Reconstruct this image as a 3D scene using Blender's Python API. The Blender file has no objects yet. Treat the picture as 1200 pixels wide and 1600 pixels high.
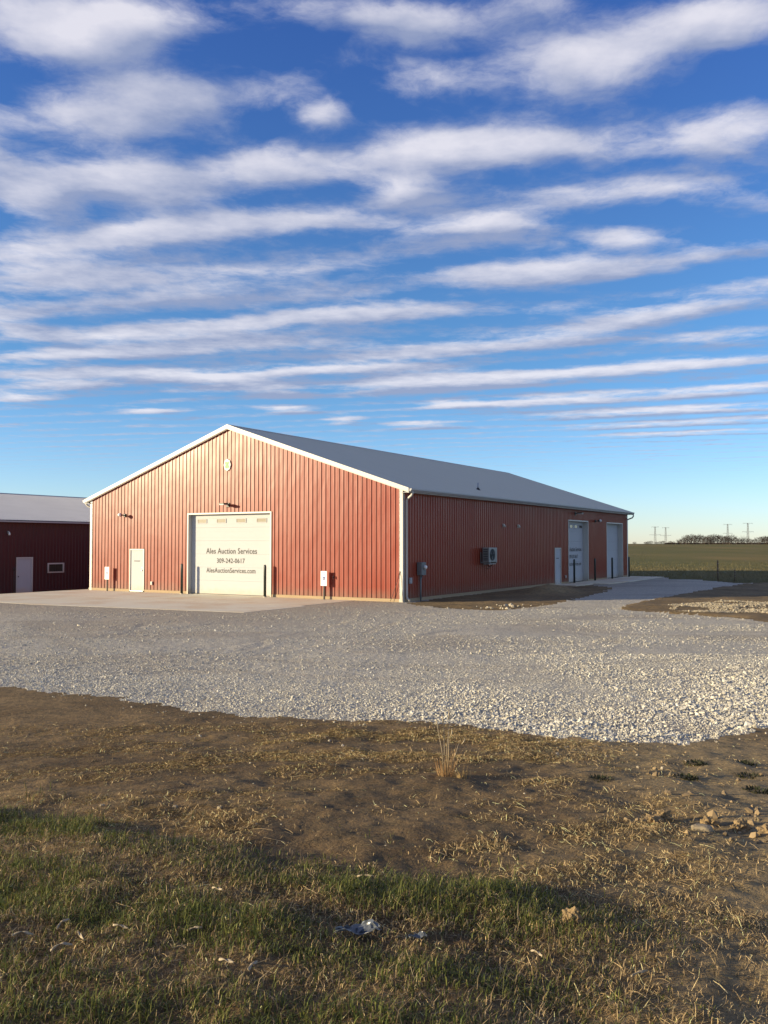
import bpy, bmesh, math, random
import numpy as np
from mathutils import Vector, Matrix
R = math.radians
random.seed(7); rng = np.random.default_rng(11)
BAND = [(-2.6, 5.35), (-1.9, 4.95), (-1.3, 4.5), (-.46, 3.9), (.3, 3.5), (1.0, 3.2)]; BAND2 = [(-1.9, 3.75), (-1.2, 3.5), (-.3, 3.15), (.6, 2.95)]
def pdist(x, y, P):
    best = np.full(x.shape, 1e9)
    for (x0, y0), (x1, y1) in zip(P, P[1:]):
        dx, dy = x1 - x0, y1 - y0; t = np.clip(((x - x0) * dx + (y - y0) * dy) / (dx * dx + dy * dy), 0, 1)
        best = np.minimum(best, np.hypot(x - x0 - t * dx, y - y0 - t * dy))
    return best
S = bpy.context.scene
col = S.collection

# ------------------------------------------------------------------ camera
cam_d = bpy.data.cameras.new('camera'); cam = bpy.data.objects.new('camera', cam_d); col.objects.link(cam)
cam_d.sensor_fit = 'VERTICAL'; cam_d.sensor_height = 24.0; cam_d.lens = 24.0 * 1389.0 / 1600.0
cam_d.clip_start = 0.05; cam_d.clip_end = 9000
cam.location = (0, 0, 2.35); cam.rotation_euler = (R(90) + 0.0357, 0, 0)
S.camera = cam
# ------------------------------------------------------------------ light
SUN_EL = R(10.8); SUN_AZ = R(258.5)              # azimuth clockwise from +Y: behind-left of the camera
tosun = Vector((math.sin(SUN_AZ) * math.cos(SUN_EL), math.cos(SUN_AZ) * math.cos(SUN_EL), math.sin(SUN_EL)))
sd = bpy.data.lights.new('sun', 'SUN'); sd.energy = 5.0; sd.angle = R(0.6); sd.color = (1.0, 0.83, 0.53)
sun = bpy.data.objects.new('sun', sd); col.objects.link(sun); sun.location = (0, 0, 60)
sun.rotation_euler = tosun.to_track_quat('Z', 'Y').to_euler()
S.view_settings.view_transform = 'Standard'; S.view_settings.look = 'None'
S.view_settings.exposure = 0.8; S.view_settings.gamma = 1.0; S.view_settings.use_curve_mapping = False
S.render.engine = 'CYCLES'; S.cycles.max_bounces = 4; S.cycles.diffuse_bounces = 2; S.cycles.glossy_bounces = 2; S.cycles.transmission_bounces = 2

STREAKS = [(-0.571, 1.734, 0.0, 0.254, 0.147, 0.32), (-0.053, 1.659, 2.4, 0.249, 0.062, 0.5), (-0.188, 2.023, 25.5, 0.141, 0.086, 0.5), (-0.687, 2.45, 35.7, 0.264, 0.129, 0.5), (0.055, 2.485, 10.2, 0.129, 0.089, 0.6), (-0.999, 2.581, 38.1, 0.119, 0.201, 0.6), (0.335, 2.735, -6.2, 0.256, 0.097, 0.5), (-1.396, 4.273, -7.8, 0.489, 0.126, 0.6), (-2.024, 5.625, 8.5, 0.389, 0.215, 0.6), (-1.182, 5.313, 29.1, 0.526, 0.181, 0.5), (-0.952, 5.685, -14.0, 0.484, 0.196, 0.5), (0.298, 5.409, -19.1, 0.486, 0.225, 0.6), (0.658, 1.715, 20.6, 0.187, 0.062, 0.45), (-0.579, 1.796, 51.2, 0.289, 0.114, 0.75), (-0.45, 1.682, -12.6, 0.241, 0.068, 0.6), (-0.025, 1.613, 19.2, 0.236, 0.074, 0.6), (-1.049, 2.294, 88.6, 0.36, 0.137, 0.95), (-0.611, 2.06, -5.3, 0.256, 0.115, 0.75), (-0.142, 2.068, 43.8, 0.069, 0.061, 0.5), (0.104, 1.907, 0.0, 0.118, 0.081, 0.5), (0.465, 1.846, -19.2, 0.269, 0.124, 1.0), (0.291, 1.61, 19.9, 0.114, 0.043, 0.45), (0.671, 1.649, 9.4, 0.124, 0.075, 0.6), (-0.661, 2.409, 16.7, 0.186, 0.178, 0.7), (-0.282, 2.349, -1.9, 0.18, 0.122, 0.85), (0.118, 2.355, -5.3, 0.223, 0.154, 0.85), (0.358, 2.203, 5.7, 0.36, 0.106, 0.85), (0.86, 2.176, -14.8, 0.171, 0.112, 0.85), (0.767, 2.531, 3.0, 0.458, 0.105, 0.7), (-1.117, 3.113, -28.0, 0.563, 0.191, 0.8), (-0.457, 2.778, -7.5, 0.54, 0.165, 0.85), (0.265, 2.834, -2.4, 0.348, 0.148, 0.6), (0.796, 2.88, 23.2, 0.154, 0.087, 0.55), (1.206, 2.926, -15.3, 0.178, 0.118, 0.5), (-0.871, 3.483, -16.1, 0.955, 0.217, 0.9), (0.643, 3.226, -18.7, 0.473, 0.193, 0.95), (-0.178, 3.859, -15.0, 0.628, 0.218, 0.85), (-1.7, 4.052, -9.0, 0.19, 0.221, 0.75), (-0.983, 4.035, 9.0, 0.455, 0.171, 0.5), (0.766, 3.8, -11.3, 0.269, 0.118, 0.4), (-1.648, 4.674, -13.5, 0.511, 0.177, 0.6), (-0.848, 4.486, -11.4, 0.738, 0.242, 0.85), (0.498, 4.447, -9.7, 0.639, 0.217, 0.7), (1.243, 3.818, -50.6, 0.675, 0.185, 0.85), (1.614, 4.306, -4.6, 0.424, 0.153, 0.5), (-0.651, 5.177, -19.0, 0.536, 0.211, 0.75), (0.054, 4.973, -19.7, 0.531, 0.238, 0.7), (0.37, 5.577, -15.9, 0.82, 0.276, 0.8), (1.547, 5.032, -24.7, 0.768, 0.209, 0.85), (-1.769, 5.252, 9.9, 0.581, 0.293, 0.45), (-2.49, 6.057, -10.6, 0.289, 0.217, 0.5), (-0.702, 5.889, -9.0, 0.241, 0.244, 0.35), (1.235, 6.205, -18.9, 0.861, 0.253, 0.8), (2.286, 5.748, -26.3, 0.406, 0.231, 0.75), (0.454, 6.335, -12.2, 0.276, 0.173, 0.4), (2.022, 6.684, -15.9, 1.058, 0.236, 0.8), (-0.335, 7.155, 0.0, 0.18, 0.259, 0.35), (2.402, 7.322, -20.9, 0.976, 0.224, 0.65), (2.719, 7.993, -19.2, 0.979, 0.219, 0.5), (-1.752, 6.671, 7.2, 0.258, 0.198, 0.3), (-0.715, 6.608, -7.5, 0.243, 0.185, 0.3), (0.317, 7.445, -17.5, 0.333, 0.232, 0.25)]
class NT:
    """small helper for node trees"""
    def __init__(s, tree): s.t = tree
    def n(s, typ, **kw):
        nd = s.t.nodes.new(typ)
        ins = kw.pop('ins', {})
        for k, v in kw.items(): setattr(nd, k, v)
        for k, v in ins.items():
            if isinstance(v, bpy.types.NodeSocket): s.t.links.new(v, nd.inputs[k])
            else: nd.inputs[k].default_value = v
        return nd
    def math(s, op, a, b=0.0, c=0.0, clamp=False):
        return s.n('ShaderNodeMath', operation=op, use_clamp=clamp, ins={0: a, 1: b, 2: c}).outputs[0]
    def vmath(s, op, a, b=(0, 0, 0), out=0):
        return s.n('ShaderNodeVectorMath', operation=op, ins={0: a, 1: b}).outputs[out]
    def mix(s, f, a, b, mode='MIX'):
        nd = s.n('ShaderNodeMix', data_type='RGBA', blend_type=mode)
        for i, v in ((0, f), (6, a), (7, b)):
            if isinstance(v, bpy.types.NodeSocket): s.t.links.new(v, nd.inputs[i])
            elif i == 0: nd.inputs[i].default_value = v
            else: nd.inputs[i].default_value = (*v, 1) if len(v) == 3 else v
        return nd.outputs[2]
    def noise(s, vec, scale, detail=3, rough=0.5, out='Fac'):
        return s.n('ShaderNodeTexNoise', ins={'Vector': vec, 'Scale': scale, 'Detail': detail, 'Roughness': rough}).outputs[out]
    def ramp(s, f, lo, hi, a=0.0, b=1.0, smooth=True):
        return s.n('ShaderNodeMapRange', interpolation_type='SMOOTHSTEP' if smooth else 'LINEAR', ins={0: f, 1: lo, 2: hi, 3: a, 4: b}).outputs[0]

def build_world():
    w = bpy.data.worlds.new('World'); S.world = w; w.use_nodes = True
    t = w.node_tree; t.nodes.clear(); q = NT(t)
    g = bpy.data.node_groups.new('cloud_density', 'ShaderNodeTree')
    g.interface.new_socket('Vector', in_out='INPUT', socket_type='NodeSocketVector')
    g.interface.new_socket('Density', in_out='OUTPUT', socket_type='NodeSocketFloat')
    g.interface.new_socket('Slope', in_out='OUTPUT', socket_type='NodeSocketFloat')
    k = NT(g); gi = k.n('NodeGroupInput'); go = k.n('NodeGroupOutput')
    p = gi.outputs[0]
    # domain warp
    def warp(v, scale, amp, det):
        c = k.noise(v, scale, det, 0.55, 'Color')
        o = k.vmath('SUBTRACT', c, (0.5, 0.5, 0.5))
        o = k.vmath('MULTIPLY', o, (amp, amp, 0))
        return k.vmath('ADD', v, o)
    pw = warp(p, 1.6, 0.11, 1.0)
    pw = warp(pw, 6.0, 0.10, 3.0)
    # light reaches the cloud from above and from the sun's side: compare with the density a bit that way
    ln = k.math('MULTIPLY', k.vmath('LENGTH', p, out=1), 0.5)
    offn = k.n('ShaderNodeVectorMath', operation='SCALE', ins={0: (-0.03, -0.075, 0)}); g.links.new(ln, offn.inputs[3])
    pw2 = k.vmath('ADD', pw, offn.outputs[0])
    def streaks(base, first):
        acc = None; pin = base
        for i, (cx, cy, ang, a, b, wgt) in enumerate(STREAKS):
            if i % 4 == 0 and (acc is not None or first is not None):    # keeps the shader's stack small
                pin = k.n('ShaderNodeVectorMath', operation='MULTIPLY_ADD', ins={0: acc if acc is not None else first, 1: (1e-6, 1e-6, 0), 2: base}).outputs[0]
            m = k.n('ShaderNodeMapping', vector_type='TEXTURE', ins={0: pin, 1: (cx, cy, 0), 2: (0, 0, R(ang)), 3: (a * CA, b * CB, 1)})
            d = k.ramp(k.vmath('LENGTH', m.outputs[0], out=1), 1.0, 0.0)
            wgt = wgt if cy < 3.9 else max(wgt, .6 if cx < .5 else .5)
            acc = k.math('MULTIPLY', d, wgt) if acc is None else k.math('MULTIPLY_ADD', d, wgt, acc)
        return acc
    sp = k.n('ShaderNodeSeparateXYZ', ins={0: p})
    n1 = k.noise(k.n('ShaderNodeMapping', vector_type='POINT', ins={0: pw, 2: (0, 0, R(14)), 3: (0.8, 1.5, 1)}).outputs[0], 2.0, 3, 0.5)
    n2 = k.noise(pw, 9.0, 5, 0.66)
    # close rows of ripples between the larger streets
    ang = k.math('MULTIPLY_ADD', sp.outputs[0], 0.27, sp.outputs[1])
    ph = k.math('MULTIPLY_ADD', k.noise(p, 0.9, 3, 0.5), 9.0, k.math('MULTIPLY', ang, 2 * math.pi / 0.40))
    far = k.ramp(sp.outputs[1], 3.3, 5.2)
    rip = k.math('MULTIPLY_ADD', k.math('SINE', ph), k.math('MULTIPLY_ADD', far, 0.0, 0.21), k.math('MULTIPLY', far, 0.17))
    # cloud streets go on outside the frame, thickened there to neutralise the ambient light
    ax = k.math('ABSOLUTE', sp.outputs[0])
    outm = k.math('MAXIMUM', k.ramp(k.math('MULTIPLY_ADD', sp.outputs[1], -0.5, ax), 0.1, 0.8), k.ramp(sp.outputs[1], 1.5, 1.1))
    rb = k.n('ShaderNodeMapping', vector_type='POINT', ins={0: pw, 2: (0, 0, R(16)), 3: (0.35, 1.6, 1)}).outputs[0]
    band = k.math('MULTIPLY', k.ramp(k.noise(rb, 1.3, 1), 0.36, 0.62, 0.0, 0.85), outm)
    nz = k.math('MULTIPLY_ADD', k.math('SUBTRACT', n1, 0.5), 1.1, k.math('MULTIPLY', k.math('SUBTRACT', n2, 0.5), 1.0))
    nz = k.math('ADD', k.math('ADD', nz, band), rip)
    a1 = streaks(pw, None)
    e1 = k.ramp(k.math('ADD', a1, nz), CLO, CHI)
    a2 = streaks(pw2, e1)
    g.links.new(e1, go.inputs[0]); g.links.new(k.math('SUBTRACT', a1, a2), go.inputs[1])

    tc = q.n('ShaderNodeTexCoord'); sep = q.n('ShaderNodeSeparateXYZ', ins={0: tc.outputs['Generated']})
    z = q.math('MAXIMUM', sep.outputs[2], 0.035)
    P = q.n('ShaderNodeCombineXYZ', ins={0: q.math('DIVIDE', sep.outputs[0], z), 1: q.math('DIVIDE', sep.outputs[1], z), 2: 0.0}).outputs[0]
    nd = q.n('ShaderNodeGroup', node_tree=g); t.links.new(P, nd.inputs[0]); d0, d1 = nd.outputs[0], nd.outputs[1]
    sh = q.math('MULTIPLY_ADD', d1, 1.25, q.math('MULTIPLY_ADD', q.noise(P, 7.0, 4, 0.6), 1.1, -0.26), clamp=True)
    fade = q.ramp(sep.outputs[2], 0.05, 0.12)
    alpha = q.math('MULTIPLY', q.math('MULTIPLY', d0, 0.86), fade)
    sky = q.n('ShaderNodeTexSky', sky_type='NISHITA', sun_disc=False, sun_elevation=SUN_EL, sun_rotation=SUN_AZ,
              altitude=200, air_density=1.0, dust_density=0.1, ozone_density=4.0)
    hs = q.n('ShaderNodeHueSaturation', ins={'Saturation': 1.0, 'Value': 1.0, 'Color': sky.outputs[0]})
    el = q.ramp(sep.outputs[2], 0.0, 0.22); el2 = q.ramp(sep.outputs[2], 0.18, 0.62)
    skyc = q.mix(1.0, hs.outputs[0], q.mix(el2, q.mix(el, TINT0, TINT1), TINT2), 'MULTIPLY')
    # deeper towards the top, as the photograph's air
    ccol = q.mix(sh, SHADE, LIT)
    outc = q.mix(alpha, skyc, ccol)
    bg = q.n('ShaderNodeBackground', ins={0: outc, 1: SKY_STR}); o = q.n('ShaderNodeOutputWorld', ins={0: bg.outputs[0]})
    w.cycles.sampling_method = 'MANUAL'; w.cycles.sample_map_resolution = 512
SKY_STR = 0.08
CA, CB, CLO, CHI = 1.55, 2.05, 0.06, 0.92
TINT0, TINT1, TINT2 = (1.6, 1.62, 1.95), (1.0, 1.22, 1.42), (0.72, 0.92, 1.52)
SHADE = (2.4, 2.8, 4.1); LIT = (6.3, 6.15, 6.6)
build_world()

# ------------------------------------------------------------------ helpers
def tag(o, label=None, cat=None, group=None, kind=None):
    if label: o['label'] = label
    if cat: o['category'] = cat
    if group: o['group'] = group
    if kind: o['kind'] = kind
    return o
def empty(name, loc=(0, 0, 0), rz=0.0, parent=None):
    o = bpy.data.objects.new(name, None); col.objects.link(o); o.location = loc; o.rotation_euler = (0, 0, rz)
    o.empty_display_size = 0.3
    if parent: o.parent = parent
    return o
def link_mesh(name, me, m, parent=None):
    o = bpy.data.objects.new(name, me); col.objects.link(o)
    for mm in (m if isinstance(m, (list, tuple)) else [m]): me.materials.append(mm)
    if parent: o.parent = parent
    return o
def copy_tree(o, parent=None):
    c = o.copy(); col.objects.link(c)
    if parent: c.parent = parent
    for ch in list(o.children): copy_tree(ch, c)
    return c

class MB:
    """collects shapes in one bmesh, given in a frame: f(a, out, z) -> local point"""
    def __init__(s, frame=None): s.bm = bmesh.new(); s.f = frame or (lambda a, b, c: (a, b, c)); s.mi = 0
    def _v(s, a, b, c): return s.bm.verts.new(s.f(a, b, c))
    def box(s, a0, a1, b0, b1, c0, c1, bev=0.0):
        v = [s._v(a, b, c) for a in (a0, a1) for b in (b0, b1) for c in (c0, c1)]
        fs = []
        for i in ((0, 1, 3, 2), (4, 6, 7, 5), (0, 4, 5, 1), (2, 3, 7, 6), (0, 2, 6, 4), (1, 5, 7, 3)):
            f = s.bm.faces.new([v[j] for j in i]); f.material_index = s.mi; fs.append(f)
        if bev: 
            es = list({e for f in fs for e in f.edges})
            bmesh.ops.bevel(s.bm, geom=es, offset=bev, segments=2, affect='EDGES', profile=0.5)
        return s
    def prism(s, pts, b0, b1):
        """polygon pts (a, z) extruded between out = b0 and b1"""
        lo = [s._v(a, b0, z) for a, z in pts]; hi = [s._v(a, b1, z) for a, z in pts]
        n = len(pts)
        fs = [s.bm.faces.new(lo), s.bm.faces.new(hi[::-1])]
        for i in range(n): fs.append(s.bm.faces.new((lo[i], hi[i], hi[(i + 1) % n], lo[(i + 1) % n])))
        for f in fs: f.material_index = s.mi
        return s
    def tube(s, pts, rad, n=8, cap=True):
        P = [Vector(s.f(*p)) for p in pts]; rad = rad if isinstance(rad, (list, tuple)) else [rad] * len(P)
        rings = []
        for i, p in enumerate(P):
            d = (P[min(i + 1, len(P) - 1)] - P[max(i - 1, 0)]).normalized()
            u = d.orthogonal().normalized() if i == 0 else (u - d * u.dot(d)).normalized()
            w = d.cross(u)
            rings.append([s.bm.verts.new(p + (u * math.cos(t) + w * math.sin(t)) * rad[i]) for t in [2 * math.pi * j / n for j in range(n)]])
        for a, b in zip(rings, rings[1:]):
            for j in range(n):
                f = s.bm.faces.new((a[j], a[(j + 1) % n], b[(j + 1) % n], b[j])); f.smooth = True; f.material_index = s.mi
        if cap:
            for r_ in (rings[0][::-1], rings[-1]):
                f = s.bm.faces.new(r_); f.material_index = s.mi
        return s
    def quad(s, *p):
        f = s.bm.faces.new([s._v(*q) for q in p]); f.material_index = s.mi; return s
    def build(s, name, m, parent=None, recalc=True):
        if recalc: bmesh.ops.recalc_face_normals(s.bm, faces=s.bm.faces)
        me = bpy.data.meshes.new(name); s.bm.to_mesh(me); s.bm.free()
        return link_mesh(name, me, m, parent)

def np_mesh(name, V, F, m, parent=None, smooth=False, color=None, attrs=None, mat_idx=None):
    """V (n,3), F (m,k) all faces with k corners; color per face (m,3)"""
    me = bpy.data.meshes.new(name); V = np.asarray(V, np.float32); F = np.asarray(F, np.int32)
    me.vertices.add(len(V)); me.vertices.foreach_set('co', V.ravel())
    k = F.shape[1]; me.loops.add(F.size); me.loops.foreach_set('vertex_index', F.ravel())
    me.polygons.add(len(F)); me.polygons.foreach_set('loop_start', np.arange(0, F.size, k, dtype=np.int32))
    me.polygons.foreach_set('use_smooth', np.full(len(F), smooth))
    me.update(calc_edges=True)
    if color is not None:
        a = me.attributes.new('tint', 'FLOAT_COLOR', 'FACE')
        c = np.ones((len(F), 4), np.float32); c[:, :3] = color; a.data.foreach_set('color', c.ravel())
    for nm, val in (attrs or {}).items():
        a = me.attributes.new(nm, 'FLOAT', 'POINT'); a.data.foreach_set('value', np.asarray(val, np.float32))
    return link_mesh(name, me, m, parent)

def material(name, base=(0.5, 0.5, 0.5), rough=0.6, metal=0.0, spec=0.5, fn=None, coat=0.0):
    m = bpy.data.materials.new(name); m.use_nodes = True; t = m.node_tree; q = NT(t)
    b = t.nodes['Principled BSDF']
    b.inputs['Base Color'].default_value = (*base, 1); b.inputs['Roughness'].default_value = rough
    b.inputs['Metallic'].default_value = metal; b.inputs['Specular IOR Level'].default_value = spec
    b.inputs['Coat Weight'].default_value = coat
    if fn: fn(q, b, q.n('ShaderNodeTexCoord').outputs['Object'])
    return m
def lk(q, a, b): q.t.links.new(a, b)
def vary(base, amt=0.12, scale=2.0, bump=0.0, bscale=60, streak=None, dirt=None):
    """gentle large-scale and small-scale variation round a base colour"""
    def fn(q, b, v):
        vec = v if not streak else q.vmath('MULTIPLY', v, streak)
        n = q.noise(vec, scale, 5, 0.6)
        lo = tuple(c * (1 - amt) for c in base); hi = tuple(min(1, c * (1 + amt)) for c in base)
        c = q.mix(n, lo, hi)
        if dirt:
            dc, zt = dirt
            sx = q.n('ShaderNodeSeparateXYZ', ins={0: v})
            zz = q.math('ADD', sx.outputs[2], q.math('MULTIPLY', q.noise(v, 3.0, 4), -0.5))
            c = q.mix(q.ramp(zz, zt, -0.3, 0, 0.7), c, dc)
        lk(q, c, b.inputs['Base Color'])
        if bump:
            bn = q.n('ShaderNodeBump', ins={'Height': q.noise(v, bscale, 4), 'Strength': bump, 'Distance': 0.01})
            lk(q, bn.outputs[0], b.inputs['Normal'])
    return fn
M = {}
def red_fn(q, b, v):
    n = q.noise(q.vmath('MULTIPLY', v, (1, 1, 0.12)), 1.6, 5, 0.6)
    c = q.mix(n, (0.225, 0.029, 0.011), (0.275, 0.038, 0.014))
    sx = q.n('ShaderNodeSeparateXYZ', ins={0: v})
    zz = q.math('ADD', sx.outputs[2], q.math('MULTIPLY', q.noise(v, 2.5, 5), -0.6))
    c = q.mix(q.ramp(zz, 0.35, -0.25, 0, 0.6), c, (0.20, 0.11, 0.07))       # splashed dirt at the foot
    lk(q, c, b.inputs['Base Color'])
    lk(q, q.ramp(q.noise(v, 0.7, 4), 0.3, 0.7, 0.31, 0.38), b.inputs['Roughness'])
    bn = q.n('ShaderNodeBump', ins={'Height': q.noise(q.vmath('MULTIPLY', v, (1, 1, 0.35)), 1.9, 2), 'Strength': 0.32, 'Distance': 0.035})
    lk(q, bn.outputs[0], b.inputs['Normal'])
M['red'] = material('red_steel', rough=0.35, spec=0.38, fn=red_fn)
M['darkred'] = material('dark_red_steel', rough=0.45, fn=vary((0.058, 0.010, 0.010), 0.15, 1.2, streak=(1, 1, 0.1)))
M['white'] = material('white_trim', rough=0.45, fn=vary((0.55, 0.53, 0.48), 0.05, 3, dirt=((0.42, 0.34, 0.25), 0.35)))
M['door'] = material('white_door', rough=0.65, spec=0.25, fn=vary((0.455, 0.46, 0.465), 0.03, 1.2, bump=0.06, bscale=90, dirt=((0.5, 0.42, 0.32), 0.2)))
M['roof'] = material('galvalume_roof', rough=0.6, spec=0.25, fn=vary((0.60, 0.565, 0.46), 0.05, 0.8, streak=(0.3, 2, 1)))
M['oldroof'] = material('old_grey_roof', rough=0.55, metal=0.2, fn=vary((0.40, 0.40, 0.42), 0.12, 0.5))
M['gutter'] = material('grey_gutter', rough=0.4, fn=vary((0.34, 0.34, 0.35), 0.06, 2))
M['board'] = material('treated_board', rough=0.8, fn=vary((0.36, 0.26, 0.15), 0.25, 3, 0.4, 40, streak=(0.4, 0.4, 6)))
M['black'] = material('black_metal', rough=0.45, fn=vary((0.012, 0.012, 0.013), 0.2, 5))
M['letter'] = material('door_lettering', rough=0.8, spec=0.1, fn=vary((0.10, 0.095, 0.085), 0.12, 6))
M['bollard'] = material('bollard_paint', rough=0.4, fn=vary((0.018, 0.028, 0.024), 0.3, 5))
M['grey'] = material('grey_box', rough=0.55, fn=vary((0.16, 0.17, 0.17), 0.08, 5))
M['lightgrey'] = material('light_grey_box', rough=0.5, fn=vary((0.36, 0.36, 0.37), 0.06, 5))
M['glass'] = material('door_glass', rough=0.08, spec=0.6, fn=vary((0.05, 0.045, 0.035), 0.2, 4))
M['tint'] = material('obscured_pane', rough=0.35, spec=0.3, fn=vary((0.17, 0.14, 0.095), 0.25, 9, streak=(3, 3, 1)))
M['blue'] = material('sign_blue', rough=0.4, fn=vary((0.01, 0.035, 0.2), 0.05, 4))
M['signgreen'] = material('sign_green', rough=0.4, fn=vary((0.05, 0.2, 0.09), 0.05, 4))
M['sign'] = material('sign_white', rough=0.35, fn=vary((0.78, 0.78, 0.76), 0.03, 4))
M['post'] = material('sign_post', rough=0.6, fn=vary((0.035, 0.022, 0.016), 0.2, 8))
M['steel'] = material('galvanised', rough=0.35, metal=0.7, fn=vary((0.5, 0.5, 0.5), 0.1, 8))
M['clover'] = material('emblem_green', rough=0.5, fn=vary((0.11, 0.27, 0.08), 0.25, 12))
M['emblemw'] = material('emblem_white', rough=0.5, fn=vary((0.74, 0.76, 0.66), 0.05, 12))
M['acbody'] = material('unit_casing', rough=0.45, fn=vary((0.27, 0.27, 0.25), 0.05, 4))
M['acdark'] = material('unit_grille', rough=0.6, fn=vary((0.03, 0.035, 0.035), 0.2, 9))
M['lens'] = material('lamp_lens', rough=0.3, fn=vary((0.82, 0.82, 0.80), 0.03, 5))
M['pylon'] = material('far_lattice_steel', rough=0.7, fn=vary((0.15, 0.15, 0.16), 0.08, 0.2))
M['wood_post'] = material('weathered_post', rough=0.85, fn=vary((0.15, 0.105, 0.065), 0.3, 12))

# ------------------------------------------------------------------ terrain function
PSI = 0.5427; CX, CY = 0.742, 35.80
cP, sP = math.cos(PSI), math.sin(PSI)
def locxy(x, y):
    dx, dy = x - CX, y - CY
    return dx * cP - dy * sP, dx * sP + dy * cP
def Wp(lx, ly, lz=0.0): return (CX + lx * cP + ly * sP, CY - lx * sP + ly * cP, lz)
def sst(a, b, x):
    t = np.clip((x - a) / (b - a), 0, 1); return t * t * (3 - 2 * t)
def vnoise(x, y, seed=0):
    x = np.asarray(x, float); y = np.asarray(y, float)
    ix, iy = np.floor(x).astype(np.int64), np.floor(y).astype(np.int64); fx, fy = x - ix, y - iy
    fx = fx * fx * (3 - 2 * fx); fy = fy * fy * (3 - 2 * fy)
    def h(i, j):
        n = (i * 374761393 + j * 668265263 + seed * 974634777) & 0xffffffff
        n = ((n ^ (n >> 13)) * 1274126177) & 0xffffffff
        return ((n ^ (n >> 16)) & 0xffff) / 65535.0
    return (h(ix, iy) * (1 - fx) + h(ix + 1, iy) * fx) * (1 - fy) + (h(ix, iy + 1) * (1 - fx) + h(ix + 1, iy + 1) * fx) * fy
def fbm(x, y, scale, octs=4, seed=0, gain=0.5):
    v = 0; a = 1; t = 0
    for o in range(octs):
        v = v + a * vnoise(x * scale + 17.3 * o, y * scale - 9.1 * o, seed + o); t += a; a *= gain; scale *= 2.03
    return v / t - 0.5
def in_poly(x, y, P):
    r = np.zeros(x.shape, bool); n = len(P)
    for i in range(n):
        x0, y0 = P[i]; x1, y1 = P[(i + 1) % n]
        c = (y0 > y) != (y1 > y)
        with np.errstate(divide='ignore', invalid='ignore'): xi = (x1 - x0) * (y - y0) / (y1 - y0 + 1e-12) + x0
        r ^= c & (x < xi)
    return r
GRAVEL_EDGE = [(-40, 32), (-8.37, 15.66), (-6.25, 14.62), (-4.11, 13.54), (-2.5, 12.53), (-1.45, 11.98), (-0.49, 11.47), (0.0, 11.68), (0.66, 11.5), (1.11, 11.1), (1.65, 10.57), (2.06, 10.34), (2.49, 10.03), (2.97, 10.15), (3.42, 10.03), (4.1, 10.67), (4.77, 11.19), (6.95, 12.21), (12, 14.5), (30, 20)]
GRASS_EDGE = [(-9, 8.4), (-3.22, 6.49), (-2.74, 6.44), (-2.12, 5.98), (-1.52, 5.5), (-0.99, 5.09), (-0.69, 4.88), (-0.34, 4.75), (0.0, 4.51), (0.38, 4.45), (0.62, 4.39), (0.9, 4.24), (1.16, 4.1), (1.41, 3.99), (1.66, 3.91), (2.04, 3.85), (6, 3.2)]
DIRT_SIDE = [(0.95, 35.5), (1.32, 33.9), (2.31, 32.35), (4.23, 31.5), (6.01, 33.8), (8.37, 38.4), (10.42, 42.9), (12.33, 47.6), (11.8, 51.3), (10.2, 51.8), (8.2, 49.0)]
DIRT_RIGHT = [(8.55, 32.35), (10.63, 36.26), (13.4, 40.74), (16.72, 45.84), (20.29, 51.0), (23.23, 53.2), (34.84, 54.13), (45, 50), (40, 30), (22, 24.5), (13.17, 23.6), (11.78, 26.19), (11.28, 28.2), (10.1, 29.46), (9.25, 30.83)]
PILE = [(9.97, 31.72), (11.3, 34.37), (13.48, 36.26), (15.55, 36.26), (19.86, 34.73), (16.25, 29.44), (12.63, 29.7), (10.85, 29.4)]
FIELD_EDGE = [(-60, 68), (10.2, 69.2), (17.32, 63.53), (20.19, 60.05), (20.99, 53.4), (24.0, 54.2), (60, 62)]
LOT = GRAVEL_EDGE + [(45, 50), (24.0, 53.6), (20.99, 53.0), (20.19, 60.05), (17.32, 63.53), (10.2, 69.2), (-60, 80), (-60, 40)]
gex = np.array([p[0] for p in GRASS_EDGE]); gey = np.array([p[1] for p in GRASS_EDGE])
grx = np.array([p[0] for p in GRAVEL_EDGE]); gry = np.array([p[1] for p in GRAVEL_EDGE])
def gravel_mask(x, y):
    jx = x + 0.5 * fbm(x, y, 1.2, 4, 31); jy = y + 0.7 * fbm(x, y, 1.4, 4, 32) + .35 * fbm(x, y, 6, 2, 33)
    return in_poly(jx, jy, LOT) & ~in_poly(jx, jy, DIRT_SIDE) & ~(in_poly(jx + .8 * fbm(x, y, .4, 4, 5), jy + 1.2 * fbm(x, y, .3, 4, 6), DIRT_RIGHT))
RUTS = ((2.0, 26.0, 9.0, 0.16, 0.016), (2.0, 26.0, 10.7, 0.16, 0.016), (-6, 21.0, 3.2, 0.12, 0.02), (3.2, 22, 2.4, 0.14, 0.02), (14, 36, 13.0, .15, .016), (14, 36, 14.7, .15, .016), (-20, 30, 19, .15, .014), (-20, 30, 20.6, .15, .014))
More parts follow.
